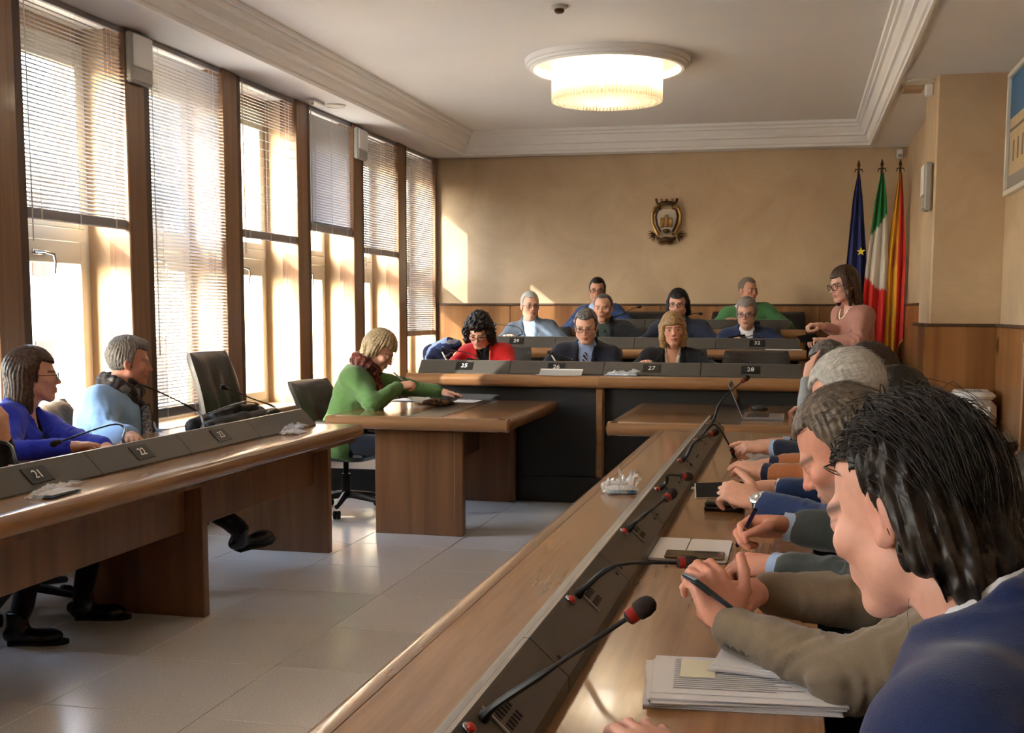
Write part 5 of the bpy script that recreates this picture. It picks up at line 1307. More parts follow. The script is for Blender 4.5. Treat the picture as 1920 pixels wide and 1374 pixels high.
for (x, y, z, lab) in ((-2.40, 9.24, .18, 'under the woman in red'), (-1.64, 9.27, .18, 'under the man with the striped tie'), (-.95, 9.27, .18, 'under the blonde woman'), (-.30, 9.0, .18, 'standing empty behind console 28'),
                       (-2.40, 11.0, .33, 'under the man in grey blue'), (-1.66, 11.02, .33, 'under the balding man'), (-1.03, 11.02, .33, 'under the dark-haired man in glasses'), (-.40, 11.0, .33, 'under the man with blue glasses'),
                       (-2.0, 12.24, .48, 'under the man in the dark blue sweater'), (-1.57, 12.16, .48, 'standing empty in the middle of the rear row'), (-.62, 12.24, .48, 'under the man in the green sweater'), (-.17, 12.16, .48, 'standing empty beside the man in the green sweater')):
    chair(x, y, 270, 'black leather chair '+lab, z)
for (x, y, lab) in ((.50, 1.24, 'under the man in the right foreground'), (.44, 2.02, 'under the man in taupe'), (.48, 2.72, 'under the man writing with a pen'), (.47, 3.42, 'under the silver-haired man'), (.50, 4.15, 'under the person in rust'), (.50, 4.92, 'under the person with pale blue cuffs'), (.50, 7.05, 'at the laptop table')):
    chair(x, y, 180, 'black leather chair '+lab)

# ------------------------------------------------------------------ ceiling lamp, wall and ceiling fittings
def rod_mat(name):
    m, N, L, P = new_mat(name); P.inputs['Base Color'].default_value = (1, .97, .9, 1); P.inputs['Roughness'].default_value = .12; P.inputs['Transmission Weight'].default_value = 0.0
    P.inputs['Specular IOR Level'].default_value = .6
    t = N.new('ShaderNodeBsdfTransparent'); t.inputs[0].default_value = (1, .98, .94, 1); tr = N.new('ShaderNodeBsdfTranslucent'); tr.inputs[0].default_value = (1, .95, .86, 1)
    m1 = N.new('ShaderNodeMixShader'); m1.inputs[0].default_value = .25; m2 = N.new('ShaderNodeMixShader'); m2.inputs[0].default_value = .35
    L.new(t.outputs[0], m1.inputs[1]); L.new(tr.outputs[0], m1.inputs[2]); L.new(m1.outputs[0], m2.inputs[1]); L.new(P.outputs[0], m2.inputs[2]); L.new(m2.outputs[0], N['Material Output'].inputs[0])
rod_mat('crystal')
plain('bulb', (1, .8, .5), .4, emit=(1.0, .82, .58), estr=6)
ROD = None
def chandelier(cx, cy, label):
    global ROD
    r = thing('crystal_chandelier', label, 'ceiling lamp', (cx, cy, CEIL))
    c = (cx, cy, 0)
    part('plaster_ring', MB().lathe([(.545, 3.27), (.545, 3.225), (.56, 3.205), (.58, 3.205), (.585, 3.22), (.60, 3.222), (.605, 3.24), (.622, 3.244), (.625, 3.279), (.545, 3.279)], c, 64), 'ceiling_paint', r, True)
    part('reflector', MB().lathe([(.02, 3.262), (.545, 3.262), (.545, 3.275), (.02, 3.275)], c, 64), 'white_paint', r)
    n = 96
    if ROD is None:
        ROD = MB().add([(.0085*math.cos(PI/3*k+.3)*(1 if k % 2 else .8), .0085*math.sin(PI/3*k+.3), z) for z in (0, -.285) for k in range(6)], [tuple(range(6))[::-1], tuple(range(6, 12))]+[(k, (k+1) % 6, (k+1) % 6+6, k+6) for k in range(6)]).mesh('crystal_rod'); ROD.materials.append(M['crystal'])
    for k in range(n):
        a = 2*PI*k/n; o = bpy.data.objects.new('crystal_rod', ROD); COL.objects.link(o); o.parent = r; o.location = (.415*math.cos(a), .415*math.sin(a), -.022); o.rotation_euler = (0, 0, a)
    inner = MB()
    for j, rr in enumerate((.375, .335, .295, .255, .215, .175, .135, .095, .05)):
        m = int(rr*230)
        zt = 3.10-.0; zb = 2.975-.004*j
        if j == 0: zb = 2.968
        for k in range(m):
            a = 2*PI*(k+.5*(j % 2))/m; x, y = cx+rr*math.cos(a), cy+rr*math.sin(a); e = .0075
            inner.add([(x+e*math.cos(a+q*PI/2), y+e*math.sin(a+q*PI/2), z) for z in (zb, 3.035) for q in range(4)], [(0, 1, 2, 3), (7, 6, 5, 4)]+[(q, (q+1) % 4, (q+1) % 4+4, q+4) for q in range(4)])
    io = part('inner_rods', inner, 'crystal', r); io['kind'] = 'stuff'
    part('rod_plate', MB().lathe([(.03, 3.036), (.40, 3.036), (.40, 3.041), (.03, 3.041)], c, 48), 'crystal', r)
    for k in range(10):
        a = 2*PI*k/10; b = part('bulb', MB().sphere((cx+.30*math.cos(a), cy+.30*math.sin(a), 3.17), (.022, .022, .034), 10, 8), 'bulb', r, True)
        part('socket', MB().cyl((cx+.30*math.cos(a), cy+.30*math.sin(a), 3.20), (cx+.30*math.cos(a), cy+.30*math.sin(a), 3.263), .014, 10), 'white_plastic', b)
    ld_ = bpy.data.lights.new('lamp_glow', 'POINT'); lo = bpy.data.objects.new('lamp_glow', ld_); COL.objects.link(lo); lo.parent = r; lo.location = (0, 0, -.15)
    ld_.energy = LAMP_W; ld_.color = (1.0, .91, .80); ld_.shadow_soft_size = .12
    return r
LAMP_W = 4.5
chandelier(-1.45, 9.0, 'round crystal rod chandelier glowing in a white plaster ring')
chandelier(-1.45, 3.0, 'second crystal chandelier above the front of the room')  # out of view, added to brighten the near half of the room

def emergency(x, y, z, ax, w, h, d, label):
    """flat battery lamp; ax: 'x' faces +x, '-x' faces -x, from the wall plane"""
    r = thing('emergency_lamp', label, 'wall lamp', (x, y, z), 'emergency lamps'); s = 1 if ax == 'x' else -1
    part('case', MB().box(x, x+s*d, y-w/2, y+w/2, z-h/2, z+h/2, .012), 'grey_plastic', r)
    part('diffuser', MB().box(x+s*d, x+s*(d+.012), y-w/2+.012, y+w/2-.012, z-h/2+h*.32, z+h/2-.015, .005), 'white_plastic', r)
    part('battery_cover', MB().box(x+s*d, x+s*(d+.006), y-w/2+.012, y+w/2-.012, z-h/2+.012, z-h/2+h*.30, .003), 'grey_plastic', r)
    return r
emergency(XW+.002, 6.575, 2.90, 'x', .235, .30, .045, 'large white emergency lamp on the window post nearest the camera')
emergency(XW+.002, 10.28, 2.90, 'x', .235, .28, .045, 'smaller white emergency lamp on the far window post')
emergency(.93, 9.10, 2.30, '-x', .20, .34, .055, 'white emergency lamp on the side of the pillar')
def disc(name, x, y, z, r, t, mat, label, cat):
    o = thing(name, label, cat, (x, y, z)); part('rim', MB().lathe([(r*.86, z-t*.6), (r*.92, z-t), (r, z-t*.5), (r, z)], (x, y, 0), 28), mat, o, True)
    part('plate', MB().lathe([(.001, z-t*.7), (r*.88, z-t*.7), (r*.88, z-.0005), (.001, z-.0005)], (x, y, 0), 28), mat, o, True); return o
disc('ceiling_speaker', -3.75, 9.25, SOF, .09, .012, 'white_paint', 'flat round white plate on the ceiling band above the windows', 'speaker')
disc('ceiling_speaker', .84, 9.15, SOF, .10, .012, 'white_paint', 'flat round white plate on the ceiling near the pillar', 'speaker')
sd = thing('smoke_detector', 'small round detector at the top edge of the view', 'detector', (-1.49, 7.36, CEIL))
part('base', MB().lathe([(.055, CEIL), (.055, CEIL-.012), (.045, CEIL-.02), (.001, CEIL-.021)], (-1.49, 7.36, 0), 24), 'grey_plastic', sd, True)
part('sensor', MB().lathe([(.03, CEIL-.02), (.032, CEIL-.035), (.02, CEIL-.045), (.001, CEIL-.046)], (-1.49, 7.36, 0), 20), 'bronze', sd, True)
bx = thing('ceiling_sensor', 'small clear sensor box on the ceiling band above the windows', 'sensor', (-3.83, 9.0, SOF))
part('case', MB().box(-3.87, -3.79, 8.92, 9.14, SOF-.025, SOF, .006), 'white_plastic', bx); part('eye', MB().sphere((-3.83, 8.97, SOF-.028), .014, 10, 6), 'grey_plastic', bx, True)
sn = thing('wall_sensor', 'small white sensor box under the ceiling beside the pillar', 'sensor', (.90, 9.25, SOF)); part('case', MB().box(.875, .935, 9.2, 9.28, SOF-.10, SOF-.01, .01), 'white_plastic', sn); part('bracket', MB().box(.73, .875, 9.3, 9.5, SOF-.03, SOF, .004), 'plaster_light', sn)
sn = thing('wall_sensor', 'small white sensor box high on the back wall above the flags', 'sensor', (.98, BACK, 2.98)); part('case', MB().box(.95, 1.01, BACK-.05, BACK, 2.95, 3.04, .008), 'white_plastic', sn); part('lens', MB().box(.96, 1.0, BACK-.056, BACK-.048, 2.96, 2.99, .004), 'grey_plastic', sn)
wp = thing('wall_plate', 'small square cover plate on the wall above the emblem', 'wall plate', (-1.375, BACK, 2.71)); part('plate', MB().box(-1.42, -1.33, BACK-.008, BACK, 2.675, 2.745, .002), 'plaster', wp); part('seam', MB().box(-1.41, -1.34, BACK-.010, BACK-.007, 2.685, 2.735, .002), 'plaster', wp)

# emblem: carved cartouche with a crown, three towers and leaf sprays
em = thing('wall_emblem', 'carved gilt coat of arms on the back wall', 'emblem', (-1.385, BACK, 2.35))
ex0, ez0, ey0 = -1.385, 2.345, BACK-.012
def E3(u, v, d=0.0): return (ex0+u, ey0-d, ez0+v)
sh = [(.0, .13), (.07, .125), (.105, .085), (.10, .02), (.085, -.05), (.06, -.10), (0, -.135)]; sh = sh+[(-a, b) for a, b in sh[-2:0:-1]]
part('shield', MB().prism([(ex0+a, ez0+b) for a, b in sh], BACK-.035, BACK, 'y'), 'silver_old', em)
for s in (-1, 1):
    part('scroll', MB().tube([E3(s*.055, .155, .05), E3(s*.085, .165, .055), E3(s*.125, .14, .05), E3(s*.15, .07, .04), E3(s*.145, -.02, .04), E3(s*.11, -.10, .04), E3(s*.085, -.14, .045), E3(s*.07, -.13, .055)], [.014, .016, .018, .016, .016, .018, .016, .012], 8), 'gold', em, True)
    part('inner_scroll', MB().tube([E3(s*.06, .14, .045), E3(s*.10, .12, .05), E3(s*.115, .05, .04), E3(s*.10, -.04, .04), E3(s*.065, -.11, .04)], [.010, .010, .010, .011, .010], 8), 'bronze', em, True)
    for k in range(6):
        a = -1.3+k*.34; p0 = E3(s*.12, -.13, .02); part('leaf', MB().tube([p0, E3(s*(.12+.04*math.cos(a)), -.13+.045*math.sin(a), .035), E3(s*(.12+.09*math.cos(a)), -.13+.09*math.sin(a), .015)], [.006, .014, .002], 6, flat=.5), 'gold' if k % 2 else 'bronze', em, True)
part('crown', MB().tube([E3(-.09, .175, .04), E3(-.05, .19, .06), E3(0, .196, .065), E3(.05, .19, .06), E3(.09, .175, .04)], .020, 8), 'bronze', em, True)
for k in range(5):
    u = -.10+.05*k; part('crown_point', MB().tube([E3(u, .19, .05), E3(u*1.12, .225+.01*abs(u)/.1, .05), E3(u*1.2, .238, .03)], [.013, .015, .004], 6), 'gold' if k % 2 else 'bronze', em, True)
for k, (u, hh) in enumerate(((-.045, .085), (0, .115), (.045, .085))):
    t = MB().box(ex0+u-.019, ex0+u+.019, BACK-.060, BACK-.03, ez0-.06, ez0-.06+hh, .005)
    for q in (-1, 0, 1): t.box(ex0+u+q*.014-.005, ex0+u+q*.014+.005, BACK-.06, BACK-.03, ez0-.06+hh, ez0-.045+hh)
    t.tube([E3(u, -.06, .05), E3(u, -.025, .052)], .008, 6)
    part('tower', t, 'gold', em)
part('base_scroll', MB().tube([E3(-.10, -.17, .03), E3(-.06, -.20, .05), E3(0, -.19, .06), E3(.06, -.20, .05), E3(.10, -.17, .03)], [.012, .024, .028, .024, .012], 8), 'bronze', em, True)
part('boss', MB().sphere(E3(0, -.10, .045), (.04, .02, .022), 12, 8), 'bronze', em, True)
part('ribbon', MB().tube([E3(-.085, -.225, .02), E3(-.04, -.235, .035), E3(.0, -.225, .04), E3(.045, -.235, .035), E3(.08, -.222, .02)], [.008, .013, .015, .013, .008], 8), 'gold', em, True)

# flags
def flag_mat(name, stops, axis='v'):
    m, N, L, P = new_mat(name); at = N.new('ShaderNodeAttribute'); at.attribute_name = 'Col'; L.new(at.outputs['Color'], P.inputs['Base Color']); P.inputs['Roughness'].default_value = .65; P.inputs['Sheen Weight'].default_value = .2; P.inputs['Specular IOR Level'].default_value = .25
    return m
flag_mat('flag_cloth', None)
def flag(x, y, top, label, colfn, wl, wr, zl, zr, stars=()):
    """cloth hanging from a leaning pole; wl/wr left and right edge half widths by height fraction"""
    r = thing('flag', label, 'flag', (x, y, 0), 'flags beside the podium')
    part('pole', MB().tube([(x, y+.06, .02), (x, y, top)], .012, 8), 'bronze', r, True)
    part('finial', MB().lathe([(.004, 0), (.018, .012), (.014, .03), (.004, .065), (.001, .07)], (x, y, top), 10), 'bronze', r, True)
    b = MB()
    for s in (-1, 1): b.tube([(x, y-.02, top-.03), (x+s*.028, y-.03, top-.022), (x+s*.04, y-.025, top-.055)], [.010, .013, .006], 6, flat=.5)
    part('bow', b, 'black_plastic', r, True)
    part('foot', MB().lathe([(.075, 0), (.075, .015), (.04, .03), (.02, .09), (.014, .09)], (x, y+.06, 0), 20), 'bronze', r, True)
    nu, nv = 41, 60; V = []; C = []
    for side in (0, 1):
        for i in range(nv):
            t = i/(nv-1)
            a = np.interp(t, [0, .15, .5, 1], wl); c = np.interp(t, [0, .15, .5, 1], wr); zb0 = zl; zb1 = zr
            for j in range(nu):
                u = j/(nu-1); px = x+a+(c-a)*u; zb = zb0+(zb1-zb0)*u+.03*math.sin(u*9); pz = (top-.06)+(zb-(top-.06))*t
                fo = (.025+.05*t)*math.sin(u*7.5+1.5*t+x*9)+.012*math.sin(u*19+1+x*5)*t; V.append((px, y-.05-abs(fo)*1.0-side*.004, pz)); C.append(colfn(u, t))
    F = []
    n = nu*nv
    for i in range(nv-1):
        for j in range(nu-1):
            q = i*nu+j; F.append((q, q+nu, q+nu+1, q+1)); F.append((q+n, q+1+n, q+nu+1+n, q+nu+n))
    for i in range(nv-1):
        for j in (0, nu-1): q = i*nu+j; F.append((q, q+n, q+nu+n, q+nu))
    for j in range(nu-1):
        for i in (0, nv-1): q = i*nu+j; F.append((q, q+1, q+1+n, q+n))
    org = np.array(wpos(r)); me = np_mesh('cloth', np.array(V)-org, np.array(F), np.array([lin(c_) for c_ in C])); cl = link('cloth', me, 'flag_cloth', r)
    fr = MB(); 
    for j in range(nu-1):
        q0 = V[n+(nv-1)*nu+j]; q1 = V[n+(nv-1)*nu+j+1]; fr.add([q0, q1, (q1[0], q1[1], q1[2]-.022), (q0[0], q0[1], q0[2]-.022), (q0[0], q0[1]-.003, q0[2]), (q1[0], q1[1]-.003, q1[2]), (q1[0], q1[1]-.003, q1[2]-.022), (q0[0], q0[1]-.003, q0[2]-.022)], [(0, 1, 2, 3), (7, 6, 5, 4), (3, 2, 6, 7)])
    part('fringe', fr, 'flag_fringe', cl)
    for (u, t, s_) in stars:
        j = int(u*(nu-1)); i = int(t*(nv-1)); p = V[n+i*nu+j]; pts = [(p[0]+s_*(1 if k % 2 == 0 else .4)*math.sin(k*PI/5), p[2]+s_*(1 if k % 2 == 0 else .4)*math.cos(k*PI/5)) for k in range(10)]
        part('star', MB().prism(pts, p[1]-.03, p[1]-.012, 'y'), 'flag_star', cl)
    return r
plain('flag_fringe', srgb(196, 150, 60), .6); plain('flag_star', srgb(216, 200, 60), .6)
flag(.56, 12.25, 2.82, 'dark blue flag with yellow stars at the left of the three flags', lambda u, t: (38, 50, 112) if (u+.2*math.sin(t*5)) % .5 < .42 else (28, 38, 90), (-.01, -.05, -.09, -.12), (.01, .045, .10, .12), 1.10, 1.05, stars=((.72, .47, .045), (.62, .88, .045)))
flag(.78, 12.22, 2.82, 'green white and red flag in the middle of the three flags', lambda u, t: (30, 120, 62) if t+.10*u < .34 else ((214, 208, 200) if t+.14*(1-u) < .62+.07 else (202, 40, 36)), (-.01, -.06, -.13, -.18), (.015, .05, .085, .10), .88, 1.05)
flag(.955, 12.24, 2.82, 'yellow and red flag at the right of the three flags', lambda u, t: (206, 52, 44) if u > .62 else ((188, 110, 50) if ((u-.42)/.12)**2+((t-.44)/.07)**2 < 1 else (220, 160, 44)), (-.01, -.05, -.12, -.11), (.01, .035, .07, .075), .80, 1.12)

# air conditioner, picture, partition, handle on the right
ac = thing('portable_air_conditioner', 'white portable air conditioner standing against the pillar', 'air conditioner', (1.22, 8.68, 0))
part('body', MB().box(1.075, 1.36, 8.50, 8.86, .07, .80, .05), 'white_plastic', ac, True); part('top_panel', MB().box(1.085, 1.35, 8.51, 8.85, .795, .845, .022), 'white_plastic', ac, True)
part('lower_seam', MB().box(1.072, 1.363, 8.498, 8.862, .27, .276), 'grey_plastic', ac)
for k in range(7): part('vent_slat', MB().box(1.11+.024*k, 1.122+.024*k, 8.56, 8.72, .845, .853, .002), 'grey_plastic', ac)
part('display', MB().box(1.10, 1.33, 8.74, 8.82, .845, .85, .002), 'white_paint', ac)
part('emblem_badge', MB().box(1.10, 1.115, 8.496, 8.501, .70, .715), 'grey_plastic', ac)
for sx in (1.11, 1.32):
    for sy in (8.54, 8.82): part('caster', MB().lathe([(.012, -.012), (.035, -.010), (.035, .010), (.012, .012)], (sx, sy, .035), 14, 'y'), 'rubber', ac, True)
pc = thing('framed_picture', 'framed painting of pale buildings under a blue sky on the right wall', 'picture', (XR-.02, 8.1, 2.63))
fr = MB(); X0 = XR-.035
for (a, b, c, d) in ((7.32, 8.86, 2.20, 2.235), (7.32, 8.86, 3.005, 3.04), (7.32, 7.355, 2.235, 3.005), (8.825, 8.86, 2.235, 3.005)): fr.box(X0, XR, a, b, c, d, .004)
part('frame', fr, 'white_paint', pc)
plain('paint_sky', srgb(70, 112, 150), .7, noise=.25, nscale=4); plain('paint_stone', srgb(196, 174, 138), .7, noise=.2, nscale=14); plain('paint_shade', srgb(122, 108, 92), .7, noise=.2, nscale=14); plain('paint_street', srgb(150, 146, 140), .7, noise=.15, nscale=10)
part('painted_sky', MB().box(XR-.012, XR-.002, 7.355, 8.825, 2.235, 3.005), 'paint_sky', pc)
for (a, b, c, d, m) in ((8.30, 8.80, 2.33, 2.72, 'paint_stone'), (7.36, 8.30, 2.33, 2.86, 'paint_stone'), (8.02, 8.22, 2.80, 2.98, 'paint_stone'), (7.36, 8.82, 2.237, 2.33, 'paint_street')): part('painted_building', MB().box(XR-.0135, XR-.011, a, b, c, d), m, pc)
for k in range(8):
    y = 7.45+.165*k; part('painted_window', MB().box(XR-.0145, XR-.013, y, y+.05, 2.42, 2.60 if k < 5 else 2.56), 'paint_shade', pc)
part('painted_ledge', MB().box(XR-.0145, XR-.013, 7.36, 8.80, 2.63, 2.65), 'paint_shade', pc)
pt = thing('wooden_partition', 'veneered partition end with rounded top rail at the right edge', 'partition', (1.22, 5.6, 0))
part('panel', MB().box(1.0, XR-.03, 5.58, 5.63, 0, 1.27, .004), 'wood_wainscot', pt); part('edge_post', MB().box(.985, 1.03, 5.57, 5.64, 0, 1.27, .008), 'wood_wainscot', pt)
part('top_rail', MB().tube([(.99, 5.605, 1.285), (XR-.03, 5.605, 1.285)], .028, 12), 'wood_rim', pt, True)
hd = thing('oval_handle', 'oval brass pull set in the right wall panelling', 'door handle', (XR-.03, 8.82, 1.16))
part('plate', MB().sphere((XR-.026, 8.82, 1.16), (.008, .028, .065), 14, 10), 'gold', hd, True); part('recess', MB().sphere((XR-.031, 8.82, 1.16), (.006, .018, .05), 14, 10), 'bronze', hd, True)

# ------------------------------------------------------------------ scarves, lanyard, watch
def pattern_mat(name, cols, scale, rough=.9):
    m, N, L, P = new_mat(name); tc = N.new('ShaderNodeTexCoord'); n = N.new('ShaderNodeTexNoise'); n.inputs['Scale'].default_value = scale; n.inputs['Detail'].default_value = 2
    L.new(tc.outputs['Object'], n.inputs['Vector']); rp = N.new('ShaderNodeValToRGB'); rp.color_ramp.interpolation = 'CONSTANT'
    k = len(cols)
    while len(rp.color_ramp.elements) < k: rp.color_ramp.elements.new(.5)
    for i, c in enumerate(cols): rp.color_ramp.elements[i].position = 0 if i == 0 else .36+.28*i/k; rp.color_ramp.elements[i].color = srgb(*c)
    L.new(n.outputs['Fac'], rp.inputs[0]); L.new(rp.outputs[0], P.inputs['Base Color']); P.inputs['Roughness'].default_value = rough; P.inputs['Specular IOR Level'].default_value = .2
    return m
pattern_mat('scarf_grey', [(58, 52, 52), (74, 66, 64), (58, 52, 52), (120, 116, 112)], 26); pattern_mat('scarf_light', [(140, 142, 146), (70, 72, 78), (180, 180, 180)], 70)
pattern_mat('scarf_red', [(58, 44, 44), (122, 58, 42), (60, 52, 58), (150, 84, 60)], 34)
pattern_mat('jacket_patch', [(30, 36, 58), (52, 66, 106), (150, 164, 190), (34, 40, 64)], 7); pattern_mat('leopard', [(40, 28, 22), (120, 88, 58), (52, 36, 28)], 60)
def scarf(pr, mat, r=.03, R=.082, up=.0, tails=(), name='scarf', lift=.02, loops=1):
    N, ex, ey, ez = pr['N'], pr['ex'], pr['ey'], pr['ez']; root = pr['root']; P0 = N+ez*lift
    f = Field(P0-.36, P0+.2, .008)
    for l in range(loops):
        pts = [P0+ex*math.cos(a)*R*1.05+ey*(math.sin(a)*R+.012)+ez*(l*.03-.022*math.sin(a)+.006*math.sin(3*a+l)) for a in np.linspace(0, 2*PI, 17)]
        f.chain(pts, [r*(1+.12*math.sin(5*i+l)) for i in range(17)], k=.012)
    for t in tails: f.chain(t, [r*1.0]*len(t), k=.015)
    f.op(lambda x, y, z: .004*np.sin(90*z+5*np.sin(30*x)+4*np.sin(26*y)), P0-.36, P0+.2, 0, 'disp')
    v, q = f.mesh(); return link(name, np_mesh(name, v-np.array(wpos(root)), q), mat, root)
p = PR['man in a pale blue sweater and grey scarf behind the left desk']
fr_ = p['front']; sc_ = scarf(p, 'scarf_grey', .032, .088, lift=-.005, loops=2, tails=([fr_(-.03, .50, .05), fr_(-.045, .36, .05), fr_(-.05, .20, .05), fr_(-.04, .06, .045)],))
f = Field(np.array(fr_(0, .3, .05))-.30, np.array(fr_(0, .3, .05))+.30, .008); f.chain([fr_(.02, .49, .065), fr_(.012, .36, .062), fr_(.02, .22, .058), fr_(.03, .10, .05)], [.022, .024, .024, .022], k=.01)
v, q = f.mesh(); link('scarf_tail', np_mesh('scarf_tail', v-np.array(wpos(p['root'])), q), 'scarf_light', sc_)
p = PR['woman in a green sweater and patterned scarf writing at the left table']; fr_ = p['front']
scarf(p, 'scarf_red', .033, .078, lift=-.005, loops=2, tails=([fr_(.0, .50, .04), fr_(.01, .40, .045), fr_(.0, .30, .04)],))
p = PR['woman in a red jacket writing at console 25']; fr_ = p['front']
mb = MB()
for s in (-1, 1): mb.tube([fr_(s*.06, .53, .02), fr_(s*.05, .42, .022), fr_(s*.03, .30, .024), fr_(s*.006, .22, .026)], .011, 6, flat=.35)
plain('lanyard', srgb(206, 176, 60), .7); part('lanyard', mb, 'lanyard', p['root'], True)
c0 = Vector(fr_(0, .20, .028)); part('badge', MB().box(-.03, .03, -.022, .022, -.003, .003, .002).xform(frame4(c0, p['ex'], p['ez'])), 'lanyard', p['root'])
p = PR['woman in a dusty pink sweater standing by the flags']; fr_ = p['front']
part('necklace', MB().tube([fr_(.055*math.sin(a), .545-.075*math.cos(a)*1.0-.0, .012) for a in np.linspace(-1.5, 1.5, 13)], .006, 6), 'paper_cream', p['root'], True)
f = Field((.10, 8.5, .78), (.36, 8.9, 1.2), .009); f.chain([(.20, 8.70, 1.15), (.18, 8.70, 1.06), (.19, 8.71, .92), (.22, 8.72, .84)], [.03, .05, .055, .04], k=.02); f.chain([(.25, 8.76, 1.14), (.25, 8.76, 1.0), (.25, 8.76, .86)], [.03, .045, .04], k=.02)
f.op(lambda x, y, z: .006*np.sin(80*x+30*y+4*np.sin(14*z)), (.1, 8.5, .78), (.36, 8.9, 1.2), 0, 'disp'); v, q = f.mesh()
o = link('draped_coat', np_mesh('draped_coat', v-np.array([.22, 8.72, .8]), q), cloth('coat_cream', (214, 202, 178))); o.location = (.22, 8.72, .8); o['label'] = 'cream coat draped over the arm of the standing woman'; o['category'] = 'coat'
p = PR['silver-haired man in a blue jacket with a wristwatch and phone']; S, E, W = p['arms'][-1]; d = nrm(W-E); up = nrm(np.array([0, 0, 1])-d*d[2]); sd = np.cross(d, up)
wt = MB(); wc = W-d*.008
wt.tube([wc+(up*math.cos(a)+sd*math.sin(a))*.0285 for a in np.linspace(0, 2*PI, 21)], .006, 6, cap=False, flat=1.3); wa = part('wristwatch', wt, 'chrome', p['root'], True)
part('watch_face', MB().lathe([(.017, 0), (.018, .005), (.014, .008)], n=16).xform(frame4(wc+(up*.5-sd*.85)*.0285, d, np.cross(nrm(up*.5-sd*.85), d))), 'chrome', wa, True)

# ------------------------------------------------------------------ things on the desks
rn = random.Random(5)
def sheet(name, cx, cy, z, w, l, rot, label, cat, mat='paper', t=.0008, lines=0, group=None, sheets=1, curl=0.0, tint=None):
    """paper lying at (cx,cy): w across, l along, rotated by rot degrees; faint lines of print"""
    r = thing(name, label, cat, (cx, cy, z), group); a = math.radians(rot); ux = Vector((math.cos(a), math.sin(a), 0)); uy = Vector((-math.sin(a), math.cos(a), 0)); c = Vector((cx, cy, z))
    for k in range(sheets):
        da = rn.uniform(-.04, .04) if sheets > 1 else 0; vx = ux*math.cos(da)+uy*math.sin(da); vy = -ux*math.sin(da)+uy*math.cos(da); n = 9; vs = []
        for q in (0, 1):
            for i in range(n):
                for j in (-1, 1):
                    u = i/(n-1)*2-1; vs.append(c+vx*u*w/2+vy*j*l/2+Vector((0, 0, k*t*1.6+q*t+curl*max(0, abs(u)-.5)**2*4)))
        fs = []
        for i in range(n-1):
            b = i*2; fs += [(b, b+2, b+3, b+1), (b+2*n, b+1+2*n, b+3+2*n, b+2+2*n), (b, b+2*n, b+2+2*n, b+2), (b+1, b+3, b+3+2*n, b+1+2*n)]
        fs += [(0, 1, 1+2*n, 2*n), (2*n-2, 4*n-2, 4*n-1, 2*n-1)]
        pg = part('sheet', MB().add(vs, fs), mat, r)
    if lines:
        m = MB(); zt = sheets*t*1.6+t*.2+.0003
        for i in range(lines):
            y = l*(.38-.76*i/max(lines-1, 1)); w2 = w*rn.uniform(.5, .76)
            m.add([c+ux*(-w*.38)+uy*y+Vector((0, 0, zt)), c+ux*(-w*.38+w2)+uy*y+Vector((0, 0, zt)), c+ux*(-w*.38+w2)+uy*(y+.0028)+Vector((0, 0, zt)), c+ux*(-w*.38)+uy*(y+.0028)+Vector((0, 0, zt))], [(0, 1, 2, 3)])
        pk = part('print', m, 'ink', pg); pk['kind'] = 'stuff'
    return r
def stack(name, cx, cy, z, w, l, h, rot, label, cat, mat='paper', n=6):
    r = thing(name, label, cat, (cx, cy, z)); a = math.radians(rot)
    for k in range(n):
        da = a+rn.uniform(-.05, .05); mt = frame4(Vector((cx+rn.uniform(-.006, .006), cy+rn.uniform(-.006, .006), z+h*k/n)), (math.cos(da), math.sin(da), 0), (-math.sin(da), math.cos(da), 0))
        part('sheaf', MB().box(-w/2, w/2, -l/2, l/2, 0, h/n*.9, .0006).xform(mt), mat, r)
    return r
def phone(c, ax, up, label, mat='phone_dark', L=.15, Wd=.073, th=.008):
    r = thing('mobile_phone', label, 'phone', c); mt = frame4(Vector(c), ax, up)
    part('case', MB().box(-L/2, L/2, -Wd/2, Wd/2, -th/2, th/2, .003).xform(mt), mat, r); part('screen', MB().box(-L/2+.004, L/2-.004, -Wd/2+.003, Wd/2-.003, th/2, th/2+.0006).xform(mt), 'screen_black', r)
    part('camera_bump', MB().box(L/2-.045, L/2-.008, Wd/2-.035, Wd/2-.006, -th/2-.002, -th/2, .001).xform(mt), 'black_plastic', r)
    return r
plain('phone_dark', srgb(44, 58, 74), .35); plain('screen_black', srgb(14, 14, 16), .08); plain('phone_gold', srgb(136, 120, 96), .3, metal=.5); plain('pen_navy', srgb(30, 28, 60), .2); plain('mask_blue', srgb(140, 186, 226), .8, bump=.2, bscale=120); plain('laptop_grey', srgb(150, 148, 150), .35, metal=.6); plain('keys', srgb(40, 40, 42), .6); plain('bag_black', srgb(26, 26, 28), .6, bump=.3, bscale=300)
def film(name):
    m, N, L, P = new_mat(name); N.remove(P); t = N.new('ShaderNodeBsdfTransparent'); g = N.new('ShaderNodeBsdfGlossy'); g.inputs['Roughness'].default_value = .12; df = N.new('ShaderNodeBsdfDiffuse'); df.inputs[0].default_value = (.85, .9, .95, 1)
    m1 = N.new('ShaderNodeMixShader'); m1.inputs[0].default_value = .25; m2 = N.new('ShaderNodeMixShader'); m2.inputs[0].default_value = .18
    L.new(t.outputs[0], m1.inputs[1]); L.new(df.outputs[0], m1.inputs[2]); L.new(m1.outputs[0], m2.inputs[1]); L.new(g.outputs[0], m2.inputs[2]); L.new(m2.outputs[0], N['Material Output'].inputs[0])
film('plastic_film')
